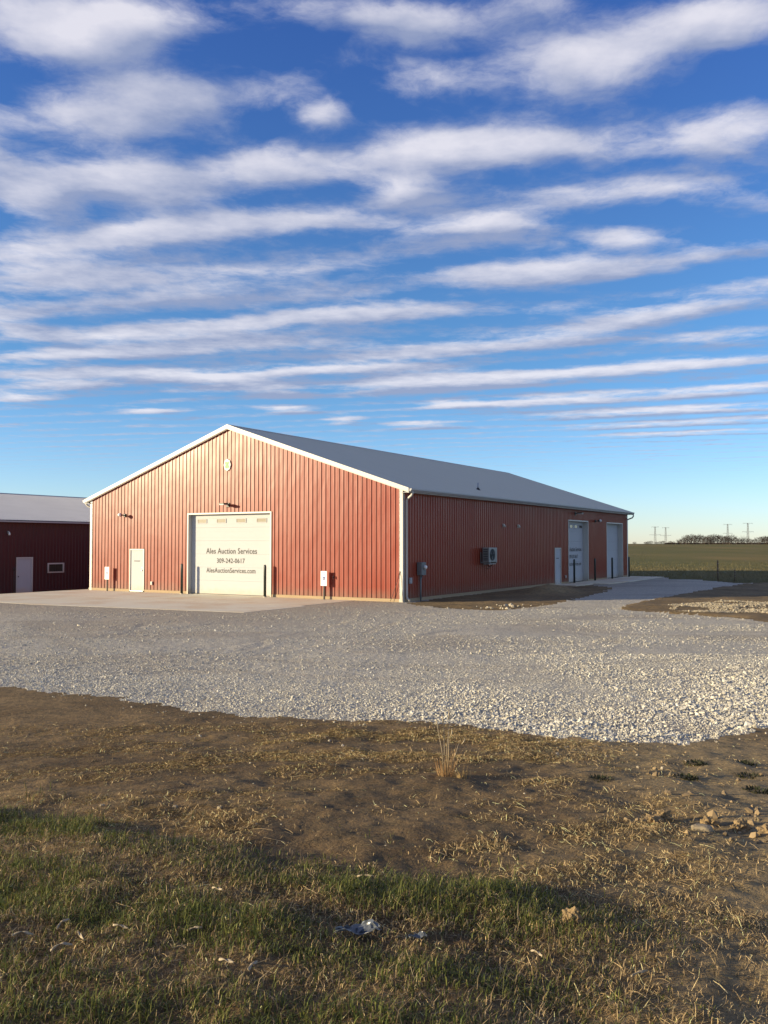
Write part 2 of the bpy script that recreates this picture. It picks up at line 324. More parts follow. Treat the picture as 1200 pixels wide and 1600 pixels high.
def Zb(x, y):
    """terrain height"""
    x = np.asarray(x, float); y = np.asarray(y, float)
    lx, ly = locxy(x, y); d = np.hypot(x, y)
    z = .75 * (1 - sst(2.5, 13.5, d)) - .45 * sst(18.6, 24.5, -lx) * sst(-60, -1, -np.abs(ly)) + 2.0 * sst(70, 460, d)
    near = 1 - sst(9, 16, d)
    b = sst(3, 30, d)
    flat = np.clip(np.minimum(np.abs(lx - 1.0), 99), 0, 99)
    inside = (lx > -27) & (lx < 0.6) & (ly > -9.0) & (ly < 33)
    rough = fbm(x, y, 2.2, 3, 1) * 0.070 + fbm(x, y, 9, 3, 2) * 0.024 + fbm(x, y, 26, 2, 4) * 0.008
    z = z + rough * near
    lot = fbm(x, y, 0.35, 3, 8) * 0.06 + fbm(x, y, 1.6, 3, 9) * 0.03
    z = z + lot * (1 - near) * (1 - sst(60, 90, d)) * np.where(inside, 0.0, 1.0) * sst(0, 2.5, np.where(lx > 0, lx, np.where(ly < -8, -8 - ly, 9)))
    # grassy hummocks near the camera
    gy = np.interp(x, gex, gey); g = sst(0.3, -0.6, y - gy)
    z = z + g * (0.05 + 0.09 * fbm(x, y, 1.1, 3, 12))
    # heaped soil beside the long wall
    mx, my = 8.1, 43.6
    u = (x - mx) * 0.55 + (y - my) * 0.835; v = (x - mx) * 0.835 - (y - my) * 0.55
    z = z + (0.38 + .5 * fbm(x, y, 1.5, 3, 16)) * np.exp(-(u / 2.0) ** 2 - (v / 1.0) ** 2) + 0.12 * fbm(x, y, 1.3, 3, 14) * in_poly(x, y, DIRT_SIDE) * sst(0.2, 1, lx)
    # hauled spoil on the right
    dr = in_poly(x, y, DIRT_RIGHT)
    z = z + np.where(dr, 0.03 + 0.16 * np.clip(fbm(x, y, 0.8, 4, 15), -.1, 1), 0)
    # wheel ruts
    for (cx_, cy_, r_, w_, dep) in RUTS:
        rr = np.hypot(x - cx_, (y - cy_)) - r_
        z = z + dep * (np.exp(-((rr - w_) / w_) ** 2) - np.exp(-(rr / w_) ** 2)) * sst(-.12, .08, fbm(x, y, 0.5, 3, 77)) * np.where(inside, 0, 1) * sst(13, 15, d)
    return z
def z1(x, y): return float(Zb(np.array([x]), np.array([y]))[0])

def gravel_fn(q, b, v):
    vo = q.n('ShaderNodeTexVoronoi', ins={'Vector': v, 'Scale': 24.0, 'Randomness': 1.0})
    ve = q.n('ShaderNodeTexVoronoi', feature='DISTANCE_TO_EDGE', ins={'Vector': v, 'Scale': 24.0, 'Randomness': 1.0})
    sx = q.n('ShaderNodeSeparateXYZ', ins={0: vo.outputs['Color']})
    c = q.mix(sx.outputs[0], (0.52, 0.465, 0.36), (0.79, 0.725, 0.585))
    c = q.mix(q.ramp(ve.outputs[0], 0.10, 0.0, 0, 0.6), c, (0.22, 0.185, 0.15))
    at = q.n('ShaderNodeAttribute', attribute_name='tone')
    c = q.mix(q.math('MULTIPLY', at.outputs['Fac'], 0.7), c, (0.41, 0.345, 0.265))
    n = q.noise(v, 0.9, 6, 0.65)
    c = q.mix(q.ramp(n, 0.35, 0.7, 0.0, 0.35), c, (0.46, 0.43, 0.36))
    lk(q, c, b.inputs['Base Color'])
    h = q.math('ADD', q.math('MULTIPLY', sx.outputs[1], 0.6), q.ramp(ve.outputs[0], 0.0, 0.16, 0, 0.6))
    h2 = q.math('ADD', h, q.math('MULTIPLY', q.noise(v, 5, 4), 1.6))
    bn = q.n('ShaderNodeBump', ins={'Height': h2, 'Strength': 1.0, 'Distance': 0.035})
    lk(q, bn.outputs[0], b.inputs['Normal'])
M['gravel'] = material('limestone_gravel', rough=0.9, spec=0.2, fn=gravel_fn)
def dirt_fn(q, b, v):
    n1 = q.noise(v, 0.55, 6, 0.6); n2 = q.noise(v, 6, 6, 0.7); n3 = q.noise(v, 45, 4, 0.7)
    c = q.mix(q.ramp(n1, 0.35, 0.68), (0.12, 0.078, 0.038), (0.25, 0.168, 0.080))
    at = q.n('ShaderNodeAttribute', attribute_name='tone')          # 1 = yellow clay, 0 = dark topsoil
    c = q.mix(q.math('MULTIPLY', at.outputs['Fac'], q.ramp(n2, 0.3, 0.6, 0.5, 1.0)), c, (0.33, 0.24, 0.12))
    c = q.mix(q.ramp(n2, 0.40, 0.68, 0, 0.7), c, (0.070, 0.058, 0.036))
    c = q.mix(q.ramp(n3, 0.58, 0.75, 0, 0.45), c, (0.36, 0.28, 0.18))
    lk(q, c, b.inputs['Base Color'])
    h = q.math('ADD', q.math('MULTIPLY', q.noise(v, 14, 6, 0.65), 1.0), q.math('MULTIPLY', n3, 0.35))
    bn = q.n('ShaderNodeBump', ins={'Height': h, 'Strength': 0.9, 'Distance': 0.03})
    lk(q, bn.outputs[0], b.inputs['Normal'])
M['dirt'] = material('bare_soil', rough=0.95, spec=0.15, fn=dirt_fn)
def field_fn(q, b, v):
    n1 = q.noise(q.vmath('MULTIPLY', v, (1, 0.35, 1)), 0.035, 6, 0.6); n2 = q.noise(v, 1.6, 6, 0.7); n3 = q.noise(q.vmath('MULTIPLY', v, (0.3, 1, 1)), 0.35, 5, 0.65)
    c = q.mix(n2, (0.092, 0.092, 0.032), (0.175, 0.158, 0.058))
    c = q.mix(q.ramp(n1, 0.40, 0.68, 0, 0.75), c, (0.24, 0.165, 0.065))
    c = q.mix(q.ramp(n3, 0.45, 0.75, 0, 0.55), c, (0.075, 0.08, 0.034))
    lk(q, c, b.inputs['Base Color'])
    bn = q.n('ShaderNodeBump', ins={'Height': q.noise(v, 4, 6, 0.7), 'Strength': 1.0, 'Distance': 0.25})
    lk(q, bn.outputs[0], b.inputs['Normal'])
M['field'] = material('pasture', rough=0.95, spec=0.1, fn=field_fn)
def conc_fn(q, b, v):
    n = q.noise(v, 0.5, 6, 0.65); n2 = q.noise(v, 7, 6, 0.7)
    at = q.n('ShaderNodeObjectInfo')
    c = q.mix(at.outputs['Random'], (0.64, 0.575, 0.415), (0.66, 0.615, 0.49))
    c = q.mix(q.ramp(n, 0.42, 0.68, 0, 0.7), c, (0.56, 0.42, 0.26))
    c = q.mix(q.ramp(n2, 0.5, 0.8, 0, 0.3), c, (0.42, 0.36, 0.29))
    lk(q, c, b.inputs['Base Color'])
    bn = q.n('ShaderNodeBump', ins={'Height': n2, 'Strength': 0.15, 'Distance': 0.01}); lk(q, bn.outputs[0], b.inputs['Normal'])
M['concrete'] = material('concrete', rough=0.8, spec=0.3, fn=conc_fn)
def tint_mat(name, rough=0.8, spec=0.3, trans=0.0, bump=0.0):
    def fn(q, b, v):
        at = q.n('ShaderNodeAttribute', attribute_name='tint')
        n = q.noise(v, 40, 3)
        lk(q, q.mix(q.ramp(n, 0.2, 0.8, 0, 0.35), at.outputs['Color'], (0.02, 0.018, 0.012) if trans else (0.2, 0.17, 0.14)), b.inputs['Base Color'])
        if trans:
            tr = q.n('ShaderNodeBsdfTranslucent'); lk(q, at.outputs['Color'], tr.inputs[0])
            mx = q.n('ShaderNodeMixShader', ins={0: trans, 1: b.outputs[0], 2: tr.outputs[0]})
            lk(q, mx.outputs[0], q.t.nodes['Material Output'].inputs[0])
    return material(name, rough=rough, spec=spec, fn=fn)
M['stones'] = tint_mat('crushed_limestone', 0.85, 0.25)
M['blades'] = tint_mat('grass_blades', 0.6, 0.25, trans=0.25)
M['straw'] = tint_mat('dead_straw', 0.7, 0.3, trans=0.12)

# ------------------------------------------------------------------ ground sheet (polar grid, split by what lies on it)
def build_ground():
    r = [0.05, 0.4, 0.8, 1.2, 1.5]; a = 1.7
    while a < 62: r.append(a); a *= 1.0052 if a > 14 else 1.0065
    while a < 6500: r.append(a); a *= 1.05
    r = np.array(r)
    fine = np.arange(-31, 31.01, 0.28); coarse = np.arange(34, 326, 5.0)
    az = np.radians(np.concatenate([fine, coarse])); n = len(az)
    A, Rr = np.meshgrid(az, r); X = Rr * np.sin(A); Y = Rr * np.cos(A)
    Z = Zb(X, Y)
    V = np.stack([X, Y, Z], -1).reshape(-1, 3)
    i = np.arange(len(r) - 1)[:, None]; j = np.arange(n)[None, :]; j2 = (j + 1) % n
    F = np.stack([i * n + j, i * n + j2, (i + 1) * n + j2, (i + 1) * n + j], -1).reshape(-1, 4)
    C = V[F].mean(1); cx, cy = C[:, 0], C[:, 1]
    fieldm = (in_poly(cx + .6 * fbm(cx, cy, .5, 3, 3), cy + .6 * fbm(cx, cy, .5, 3, 4), FIELD_EDGE + [(7000, 9000), (-7000, 9000)])) | (np.hypot(cx, cy) > 75)
    gr = gravel_mask(cx, cy) & ~fieldm
    x, y = V[:, 0], V[:, 1]; lx, ly = locxy(x, y)
    fines = sst(-16, -8.5, ly + 2.5 * fbm(x, y, .25, 3, 21)) * sst(6, -2, lx) + 0.9 * sst(0.05, 0.25, fbm(x, y * 2.2, 0.22, 4, 22))
    for (cx_, cy_, r_, w_, dep) in RUTS: fines = np.maximum(fines, .75 * np.exp(-((np.hypot(x - cx_, y - cy_) - r_) / (w_ * 1.6)) ** 2) * sst(-.2, .1, fbm(x, y, .4, 3, 78)) * sst(13, 17, np.hypot(x, y)))
    clay = sst(-0.2, 1.6, x - 0.12 * y + 1.4 * fbm(x, y, .7, 3, 23)) * sst(11.5, 9.5, y)
    clay = np.maximum(clay, 1.2 * np.exp(-np.hypot((x - 8.1) / 1.8, (y - 43.6) / 3.0) ** 2))
    clay = np.maximum(clay, 0.35 * sst(12, 20, np.hypot(x, y)) * 1.0)
    for nm, mask, mt, tone in (('ground', ~fieldm & ~gr, 'dirt', np.clip(clay, 0, 1)), ('gravel_lot', gr, 'gravel', np.clip(fines, 0, 1)), ('field', fieldm, 'field', clay * 0)):
        f = F[mask]; u, inv = np.unique(f, return_inverse=True)
        o = np_mesh(nm, V[u], inv.reshape(-1, 4), M[mt], smooth=True, attrs={'tone': tone[u]})
        tag(o, kind='structure')
build_ground()

# ------------------------------------------------------------------ concrete apron: one piece per poured slab
apron = tag(empty('concrete_apron', Wp(0, 0), -PSI), kind='structure')
def slab(x0, x1, yb0, yb1, yt, parent, zoff=0.006):
    """quad slab, front edge runs from (x0,yb0) to (x1,yb1), back edge at yt(x)"""
    nx, ny = 10, 6; bm = bmesh.new(); g = 0.008; top = []
    for i in range(nx + 1):
        u = i / nx; x = (x0 + g) * (1 - u) + (x1 - g) * u; y0 = yb0 * (1 - u) + yb1 * u + g; y1 = yt(x) - g; row = []
        for j in range(ny + 1):
            y = y0 + (y1 - y0) * j / ny; w = Wp(x, y)
            z = -.45 * float(sst(18.6, 24.5, -x) * sst(-60, -1, -abs(y)))
            row.append((bm.verts.new((x, y, z + zoff)), bm.verts.new((x, y, z - 0.12))))
        top.append(row)
    for i in range(nx):
        for j in range(ny):
            bm.faces.new((top[i][j][0], top[i + 1][j][0], top[i + 1][j + 1][0], top[i][j + 1][0]))
            bm.faces.new((top[i][j][1], top[i][j + 1][1], top[i + 1][j + 1][1], top[i + 1][j][1]))
    for i in range(nx):
        for j in (0, ny): bm.faces.new((top[i][j][0], top[i + 1][j][0], top[i + 1][j][1], top[i][j][1]))
    for j in range(ny):
        for i in (0, nx): bm.faces.new((top[i][j][0], top[i][j + 1][0], top[i][j + 1][1], top[i][j][1]))
    bmesh.ops.recalc_face_normals(bm, faces=bm.faces)
    me = bpy.data.meshes.new('slab'); bm.to_mesh(me); bm.free()
    return link_mesh('slab', me, M['concrete'], parent)
slab(-6.75, -1.95, -7.95, -7.45, lambda x: -3.8, apron); slab(-6.75, -2.25, -3.8, -3.8, lambda x: -0.02, apron)
slab(-11.6, -6.75, -8.5, -7.95, lambda x: -3.8, apron); slab(-11.6, -6.75, -3.8, -3.8, lambda x: -0.02, apron)
slab(-18.4, -11.6, -8.3, -8.5, lambda x: -3.8, apron); slab(-18.4, -11.6, -3.8, -3.8, lambda x: -0.02, apron)
slab(-25.55, -18.4, -8.6, -8.3, lambda x: -3.8, apron); slab(-25.55, -18.4, -3.8, -3.8, lambda x: 5.0, apron)
# door sills inside the recess
slab(-11.5, -6.8, 0.0, 0.0, lambda x: 0.5, apron, 0.010)
pad = tag(empty('concrete_pad', Wp(0, 0), -PSI), kind='structure')
for y0, y1 in ((16.6, 19.7), (19.7, 24.0), (24.0, 28.0), (28.0, 32.6)):
    w = 2.4 if y0 > 19 else 1.5
    MB().box(0.02, w, y0 + .008, y1 - .008, -0.14, 0.04, 0.006).build('slab', M['concrete'], pad)

# ------------------------------------------------------------------ main barn
W_, L_, H_, RISE = 18.288, 32.08, 4.547, 3.078
SL = RISE / (W_ / 2); EO, RO = 0.37, 0.124
fF = lambda a, o, z: (a, -o, z)               # front wall: a = x, out = -y
fS = lambda a, o, z: (o, a, z)                # long right wall: a = y, out = +x
fB = lambda a, o, z: (a, L_ + o, z)
fL = lambda a, o, z: (-W_ - o, a, z)
barn = tag(empty('barn', Wp(0, 0), -PSI), 'large red metal sided barn with white trimmed gable and grey roof', 'barn')
PITCH = 0.2286
def rib_profile(a0, a1, cuts=()):
    """(a, out) breakpoints of ribbed sheet between a0 and a1, ribs at whole multiples of PITCH"""
    pts = []
    k0 = int(math.floor(a0 / PITCH)) - 1; k1 = int(math.ceil(a1 / PITCH)) + 1
    for k in range(k0, k1):
        c = (k + 0.5) * PITCH
        pts += [(c - .034, 0), (c - .014, .028), (c + .014, .028), (c + .034, 0), (c + .07, 0), (c + .078, .004), (c + .086, 0), (c + .142, 0), (c + .150, .004), (c + .158, 0)]
    def out_at(a):
        for (p, o), (q_, o2) in zip(pts, pts[1:]):
            if p <= a <= q_: return o + (o2 - o) * (a - p) / (q_ - p + 1e-9)
        return 0
    res = [(a, o) for a, o in pts if a0 + 1e-4 < a < a1 - 1e-4]
    for c in (a0, a1, *[c for c in cuts if a0 < c < a1]): res.append((c, out_at(c)))
    return sorted(res)
def siding(frame, a0, a1, base, ztop, openings, mt, parent, name='panel', zb=0.13):
    cuts = [c for o in openings for c in o[:2]] + [base]
    pr = rib_profile(a0, a1, cuts); bm = bmesh.new(); any_ = False
    for (a, o), (b, p) in zip(pr, pr[1:]):
        if b - a < 1e-5: continue
        mid = (a + b) / 2; segs = [(zb, None)]
        for (oa, ob, oz0, oz1) in openings:
            if oa < mid < ob:
                segs = [(oz1, None)] + ([(zb, oz0)] if oz0 > zb else [])
        for lo, hi in segs:
            h0, h1 = (ztop(a), ztop(b)) if hi is None else (hi, hi)
            if min(h0, h1) <= lo: continue
            bm.faces.new([bm.verts.new(frame(*q_)) for q_ in ((a, o, lo), (b, p, lo), (b, p, h1), (a, o, h0))]); any_ = True
    if not any_: bm.free(); return
    bmesh.ops.remove_doubles(bm, verts=bm.verts, dist=0.0005)
    bmesh.ops.recalc_face_normals(bm, faces=bm.faces)
    me = bpy.data.meshes.new(name); bm.to_mesh(me); bm.free()
    return link_mesh(name, me, mt, parent)
gable = lambda a: H_ + 0.09 + SL * (W_ / 2 - abs(a + W_ / 2))
GD = [(-11.58, -6.72, 0.0, 3.71)]; ED = [(-15.48, -14.44, 0.0, 2.11)]
SD = [(17.35, 18.39, 0.0, 2.13), (19.72, 23.26, 0.0, 3.71), (27.2, 30.8, 0.0, 3.71)]
PW = PITCH * 4
for k in range(20):
    siding(fF, -W_ + k * PW, -W_ + (k + 1) * PW, -W_ / 2, gable, GD + ED, M['red'], barn)
    siding(fB, -W_ + k * PW, -W_ + (k + 1) * PW, -W_ / 2, gable, [], M['red'], barn)
eavez = H_ + 0.02
k = 0
while k * PW < L_ - 0.05:
    a1 = min(L_, (k + 1) * PW)
    siding(fS, k * PW, a1, 0, lambda a: eavez, SD, M['red'], barn)
    siding(fL, k * PW, a1, 0, lambda a: eavez, [], M['red'], barn); k += 1
# skirt boards
for fr, a0, a1, ops in ((fF, -W_, 0, GD + ED), (fS, 0, L_, SD), (fL, 0, L_, []), (fB, -W_, 0, [])):
    xs = [a0] + sorted(c for o in ops for c in o[:2]) + [a1]
    for p, q_ in zip(xs[::2], xs[1::2]): MB(fr).box(p, q_, -0.04, 0.018, -0.12, 0.127).build('skirt_board', M['board'], barn)
# corner trims
for sx, ax in ((-W_, -1), (0, 1)):
    for sy, ay in ((0, -1), (L_, 1)):
        o = .028
        x0, x1 = (sx + ax * o, sx - ax * 0.14); y0, y1 = (sy + ay * o, sy - ay * 0.14)
        b = MB(); b.box(min(x0, x1), max(x0, x1), min(y0, sy + ay * .0215), max(y0, sy + ay * .0215), 0.0, H_ + .04)
        b.box(min(x0, sx + ax * .0215), max(x0, sx + ax * .0215), min(sy + ay * .0213, y1), max(sy + ay * .0213, y1), 0.0, H_ + .02)
        b.build('corner_trim', M['white'], barn)
# roof slopes with standing ribs, rake trims, fascia, gutters
TOP = H_ + 0.15; XR = -W_ / 2
def roof_slope(side, parent, mt, x_e, x_r, z_e, z_r, y0, y1, th=0.035):
    bm = bmesh.new(); pts = []
    n = int((y1 - y0) / PITCH) + 1
    for k in range(n):
        c = y0 + (k + .5) * PITCH
        if c + .03 > y1: break
        pts += [(c - .028, 0), (c - .012, .017), (c + .012, .017), (c + .028, 0)]
    pts = [(y0, 0)] + pts + [(y1, 0)]
    e = [bm.verts.new((x_e, y, z_e + o)) for y, o in pts]; r_ = [bm.verts.new((x_r, y, z_r + o)) for y, o in pts]
    for i in range(len(pts) - 1): bm.faces.new((e[i], e[i + 1], r_[i + 1], r_[i]))
    lo = [bm.verts.new(p) for p in ((x_e, y0, z_e - th), (x_e, y1, z_e - th), (x_r, y1, z_r - th), (x_r, y0, z_r - th))]
    bm.faces.new(lo); bm.faces.new((e[0], r_[0], lo[3], lo[0])); bm.faces.new((e[-1], lo[1], lo[2], r_[-1]))
    bm.faces.new(e[::-1] + [lo[0], lo[1]]) if False else None
    bmesh.ops.recalc_face_normals(bm, faces=bm.faces)
    me = bpy.data.meshes.new('roof_slope'); bm.to_mesh(me); bm.free()
    return link_mesh('roof_slope', me, mt, parent)
ZE = TOP - SL * EO
roof_slope(1, barn, M['roof'], EO, XR, ZE, TOP + RISE, -RO, L_ + RO)
roof_slope(-1, barn, M['roof'], -W_ - EO, XR, ZE, TOP + RISE, -RO, L_ + RO)
MB(lambda a, o, z: (a, o, z)).prism([(XR - .2, TOP + RISE - .2 * SL + .02), (XR, TOP + RISE + .03), (XR + .2, TOP + RISE - .2 * SL + .02), (XR, TOP + RISE + .008)], -RO, L_ + RO).build('ridge_cap', M['roof'], barn)
for y0, y1 in ((-RO - .03, -RO), (L_ + RO, L_ + RO + .03)):
    for sx in (1, -1):
        xe = EO if sx > 0 else -W_ - EO
        hgt = 0.17; up = 0.02
        MB().prism([(xe, ZE + up), (XR, TOP + RISE + up), (XR, TOP + RISE - hgt), (xe, ZE - hgt + .02)], y0, y1).build('rake_trim', M['white'], barn)
        # soffit under the small overhang
        ys = (-RO, 0.0) if y0 < 1 else (L_, L_ + RO)
        MB().prism([(xe, ZE - .16), (XR, TOP + RISE - .18), (XR, TOP + RISE - .2), (xe, ZE - .18)], ys[0] + .001, ys[1] - .024 if y0 < 1 else ys[1] - .001).build('soffit', M['white'], barn)
for sx in (1, -1):
    fx = (lambda a, o, z: (a, o, z)) if sx > 0 else (lambda a, o, z: (-W_ - a, o, z))
    b = MB(fx); b.box(0.0, EO - .02, -RO + .002, L_ + RO - .002, ZE - .17, ZE - .15); b.box(EO - .02, EO - .001, -RO + .002, L_ + RO - .002, ZE - .17, ZE - .037)
    b.build('eave_soffit', M['gutter'], barn)
    # open K-style gutter
    pr = [(EO + .004, ZE - .015), (EO + .004, ZE - .125), (EO + .075, ZE - .125), (EO + .10, ZE - .07), (EO + .125, ZE - .06), (EO + .125, ZE - .008), (EO + .118, ZE - .008), (EO + .118, ZE - .065), (EO + .094, ZE - .075), (EO + .072, ZE - .119), (EO + .010, ZE - .119), (EO + .010, ZE - .015)]
    b = MB(fx); b.prism(pr, -RO, L_ + RO); b.prism([pr[i] for i in (0, 1, 2, 3, 4, 5)], -RO - .004, -RO - .0005); b.prism([pr[i] for i in (0, 1, 2, 3, 4, 5)], L_ + RO + .0005, L_ + RO + .004)
    b.build('gutter', M['gutter'], barn)
# downspouts
def downspout(P, name='downspout'):
    b = MB(); b.tube(P, 0.047, 8); return b.build(name, M['white'], barn)
zt = ZE - .12
downspout([(EO + .06, 0.06, zt), (EO + .06, 0.06, zt - .07), (EO + .02, .07, zt - .15), (0.14, .18, zt - .28), (0.085, .20, zt - .34), (0.085, .20, 0.32), (0.085, .20, 0.22), (0.12, .19, 0.13), (0.26, .15, 0.05)])
downspout([(-W_ - EO - .06, .06, zt), (-W_ - EO - .06, .06, zt - .08), (-W_ - EO, .08, zt - .16), (-W_ - .12, .22, zt - .3), (-W_ - .085, .25, zt - .36), (-W_ - .085, .25, 0.25), (-W_ - .12, .2, .12), (-W_ - .26, .15, .06)])
downspout([(EO + .06, L_ + .06, zt), (EO + .06, L_ + .07, zt - .14), (EO - .02, L_ + .09, zt - .26), (.12, L_ + .1, zt - .34), (0.02, L_ + .1, zt - .38), (-.03, L_ + .1, zt - .46), (-.03, L_ + .1, 0.1)])

def text_mesh(body, width, cap, depth=0.004, bold=0.0):
    cu = bpy.data.curves.new('lettering', 'FONT'); cu.body = body; cu.size = 1; cu.extrude = 0; cu.offset = bold; cu.resolution_u = 3
    cu.space_character = 1.06
    o = bpy.data.objects.new('tmp_text', cu); col.objects.link(o); bpy.context.view_layer.update()
    me = bpy.data.meshes.new_from_object(o.evaluated_get(bpy.context.evaluated_depsgraph_get()))
    bpy.data.objects.remove(o); bpy.data.curves.remove(cu)
    V = np.zeros(len(me.vertices) * 3); me.vertices.foreach_get('co', V); V = V.reshape(-1, 3)
    V[:, 0] -= (V[:, 0].min() + V[:, 0].max()) / 2; V[:, 0] *= width / (V[:, 0].max() - V[:, 0].min())
    V[:, 1] *= cap / 0.70
    polys = [list(p.vertices) for p in me.polygons]; bpy.data.meshes.remove(me)
    return V, polys
def lettering(lines, frame, out, mt, parent, name='lettering'):
    """lines: (text, centre a, baseline z, width, cap height); joined into one printed sheet of letters"""
    bm = bmesh.new()
    for body, ca, z0, w, cap in lines:
        V, P = text_mesh(body, w, cap, bold=0.012)
        vs = [bm.verts.new(frame(ca + v[0], out, z0 + v[1])) for v in V]
        for p in P:
            try: bm.faces.new([vs[i] for i in p])
            except ValueError: pass
    me = bpy.data.meshes.new(name); bm.to_mesh(me); bm.free()
    return link_mesh(name, me, mt, parent)
def overhead_door(frame, a0, a1, ztop, rec, parent, letters=True, nwin=4, z0=0.04):
    fr = MB(frame); t = 0.10                                        # white jambs and head lining the recess
    fr.box(a0 - .07, a0, -0.02, .036, 0.0, ztop + .07); fr.box(a1, a1 + .07, -0.02, .036, 0.0, ztop + .07); fr.box(a0 + .0005, a1 - .0005, -0.02, .034, ztop, ztop + .07)
    fr.box(a0 - .03, a0 - .0005, -rec - .05, -.021, 0, ztop); fr.box(a1 + .0005, a1 + .03, -rec - .05, -.021, 0, ztop); fr.box(a0, a1, -rec - .05, -.021, ztop + .001, ztop + .03)
    jf = fr.build('door_frame', M['white'], parent)
    d = empty('overhead_door', frame((a0 + a1) / 2, -rec, 0), 0, parent)
    off = Vector(frame((a0 + a1) / 2, -rec, 0))
    F2 = lambda a, o, z: tuple(Vector(frame(a, o, z)) - off)
    n = 6; hs = (ztop - z0) / n; ac = (a0 + a1) / 2
    for k in range(n):
        b = MB(F2); b.box(a0 + .004, a1 - .004, -rec - .045, -rec, z0 + k * hs + .0015, z0 + (k + 1) * hs - .0015, 0.003)
        # shallow horizontal ribs on each section
        for zz in (.28, .72): b.box(a0 + .02, a1 - .02, -rec - .001, -rec + .005, z0 + (k + zz) * hs - .016, z0 + (k + zz) * hs + .016)
        b.build('door_section', M['door'], d)
    # seal at the foot
    MB(F2).box(a0 + .01, a1 - .01, -rec - .04, -rec + .004, z0 - .03, z0 + .003).build('bottom_seal', M['black'], d)
    if nwin:
        for k in range(nwin):
            c = ac + (k - (nwin - 1) / 2) * 1.18 * (a1 - a0) / 4.86; hw = .26; zc = 3.405
            b = MB(F2); b.mi = 0
            b.box(c - hw - .03, c + hw + .03, -rec + .0055, -rec + .022, zc - .10, zc - .075); b.box(c - hw - .03, c + hw + .03, -rec + .0055, -rec + .022, zc + .075, zc + .10)
            b.box(c - hw - .03, c - hw, -rec + .0055, -rec + .022, zc - .0745, zc + .0745); b.box(c + hw, c + hw + .03, -rec + .0055, -rec + .022, zc - .0745, zc + .0745)
            b.mi = 1; b.box(c - hw + .0005, c + hw - .0005, -rec + .0055, -rec + .010, zc - .074, zc + .074)
            b.build('window', [M['door'], M['tint'] if letters == 'front' else M['glass']], d)
    if letters:
        s = min(1.0, (a1 - a0) / 3.8)
        for ln in (('Ales Auction Services', ac, 1.90, 3.02 * s, .25), ('309-242-0617', ac - .02, 1.47, 1.66 * s, .21), ('AlesAuctionServices.com', ac - .03, 1.02, 2.92 * s, .22)):
            lettering([ln], F2, -rec + .0075, M['letter'], d)
    return d
overhead_door(fF, -11.58, -6.72, 3.71, 0.20, barn, letters='front')
overhead_door(fS, 19.72, 23.26, 3.71, 0.30, barn, letters='side', nwin=4)
overhead_door(fS, 27.2, 30.8, 3.71, 0.30, barn, letters=False, nwin=0)
def entry_door(frame, a0, a1, z0, ztop, hinge_left, parent, out=0.0, plate=True):
    off = Vector(frame(a0, 0, 0)); F2 = lambda a, o, z: tuple(Vector(frame(a, o, z)) - off)
    d = empty('entry_door', tuple(off), 0, parent)
    b = MB(F2); f = .055
    b.box(a0, a0 + f, -.06, .034, z0, ztop); b.box(a1 - f, a1, -.06, .034, z0, ztop); b.box(a0 + f + .0005, a1 - f - .0005, -.06, .032, ztop - f, ztop); b.build('frame', M['white'], d)
    MB(F2).box(a0 + f + .004, a1 - f - .004, -.05, -.006, z0 + .02, ztop - f - .004).build('leaf', M['door'], d)
    MB(F2).box(a0 + f, a1 - f, -.06, .05, z0 - .02, z0 + .016).build('threshold', M['steel'], d)
    hx = a0 + f + .006 if hinge_left else a1 - f - .006; kx = a1 - f - .075 if hinge_left else a0 + f + .075
    for zz in (.22, 1.02, 1.8): MB(F2).tube([(hx, .004, z0 + zz - .06), (hx, .004, z0 + zz + .06)], .014, 8).build('hinge', M['steel'], d)
    b = MB(F2); b.tube([(kx, -.006, z0 + 1.0), (kx, .02, z0 + 1.0), (kx, .03, z0 + 1.0), (kx, .06, z0 + 1.0), (kx, .075, z0 + 1.0)], [.034, .034, .012, .014, .028], 10)
    b.tube([(kx, .05, z0 + 1.0), (kx - (.11 if hinge_left else -.11), .055, z0 + .995)], .011, 8)
    b.tube([(kx, -.006, z0 + 1.14), (kx, .02, z0 + 1.14)], .03, 10); b.build('handle', M['steel'], d)
    if plate: # small dark line of print at eye height
        bm = MB(F2); ac = (a0 + a1) / 2; x = ac - .21
        rr = random.Random(4)
        while x < ac + .2:
            w = rr.uniform(.018, .03); bm.box(x, x + w, -.007, -.0025, z0 + 1.435, z0 + 1.435 + rr.choice((.035, .05))); x += w + .012
        bm.build('lettering', M['letter'], d)
    return d
entry_door(fF, -15.46, -14.46, 0.05, 2.10, True, barn)
entry_door(fS, 17.37, 18.37, 0.06, 2.12, True, barn)
# round gable emblem
def emblem():
    c = (-9.2, 5.95); off = Vector(fF(c[0], 0, c[1])); d = empty('emblem', tuple(off), 0, barn)
    n = 48; pts = []
    for i in range(n):
        t = 2 * math.pi * i / n; rr = 1 + .05 * math.cos(8 * t); pts.append((.20 * rr * math.sin(t), .262 * rr * math.cos(t)))
    MB(fF).prism(pts, .022, .055).build('plaque', M['emblemw'], d)
    MB(fF).prism([(x * .93, z * .93) for x, z in pts], .0555, .062).build('rim', M['emblemw'], d)
    for k in range(4):
        t0 = math.pi / 4 + k * math.pi / 2; cx_, cz_ = .072 * math.sin(t0), .095 * math.cos(t0)
        leaf = [(cx_ + .07 * (1 + .18 * math.cos(2 * (a - t0))) * math.sin(a), cz_ + .085 * (1 + .18 * math.cos(2 * (a - t0))) * math.cos(a)) for a in [2 * math.pi * j / 16 for j in range(16)]]
        MB(fF).prism(leaf, .0625, .067 + .0012 * k).build('leaf', M['clover'], d)
    MB(fF).prism([(-.015, -.2), (.015, -.2), (.02, -.05), (-.02, -.05)], .0625, .0665).build('stem', M['clover'], d)
emblem()
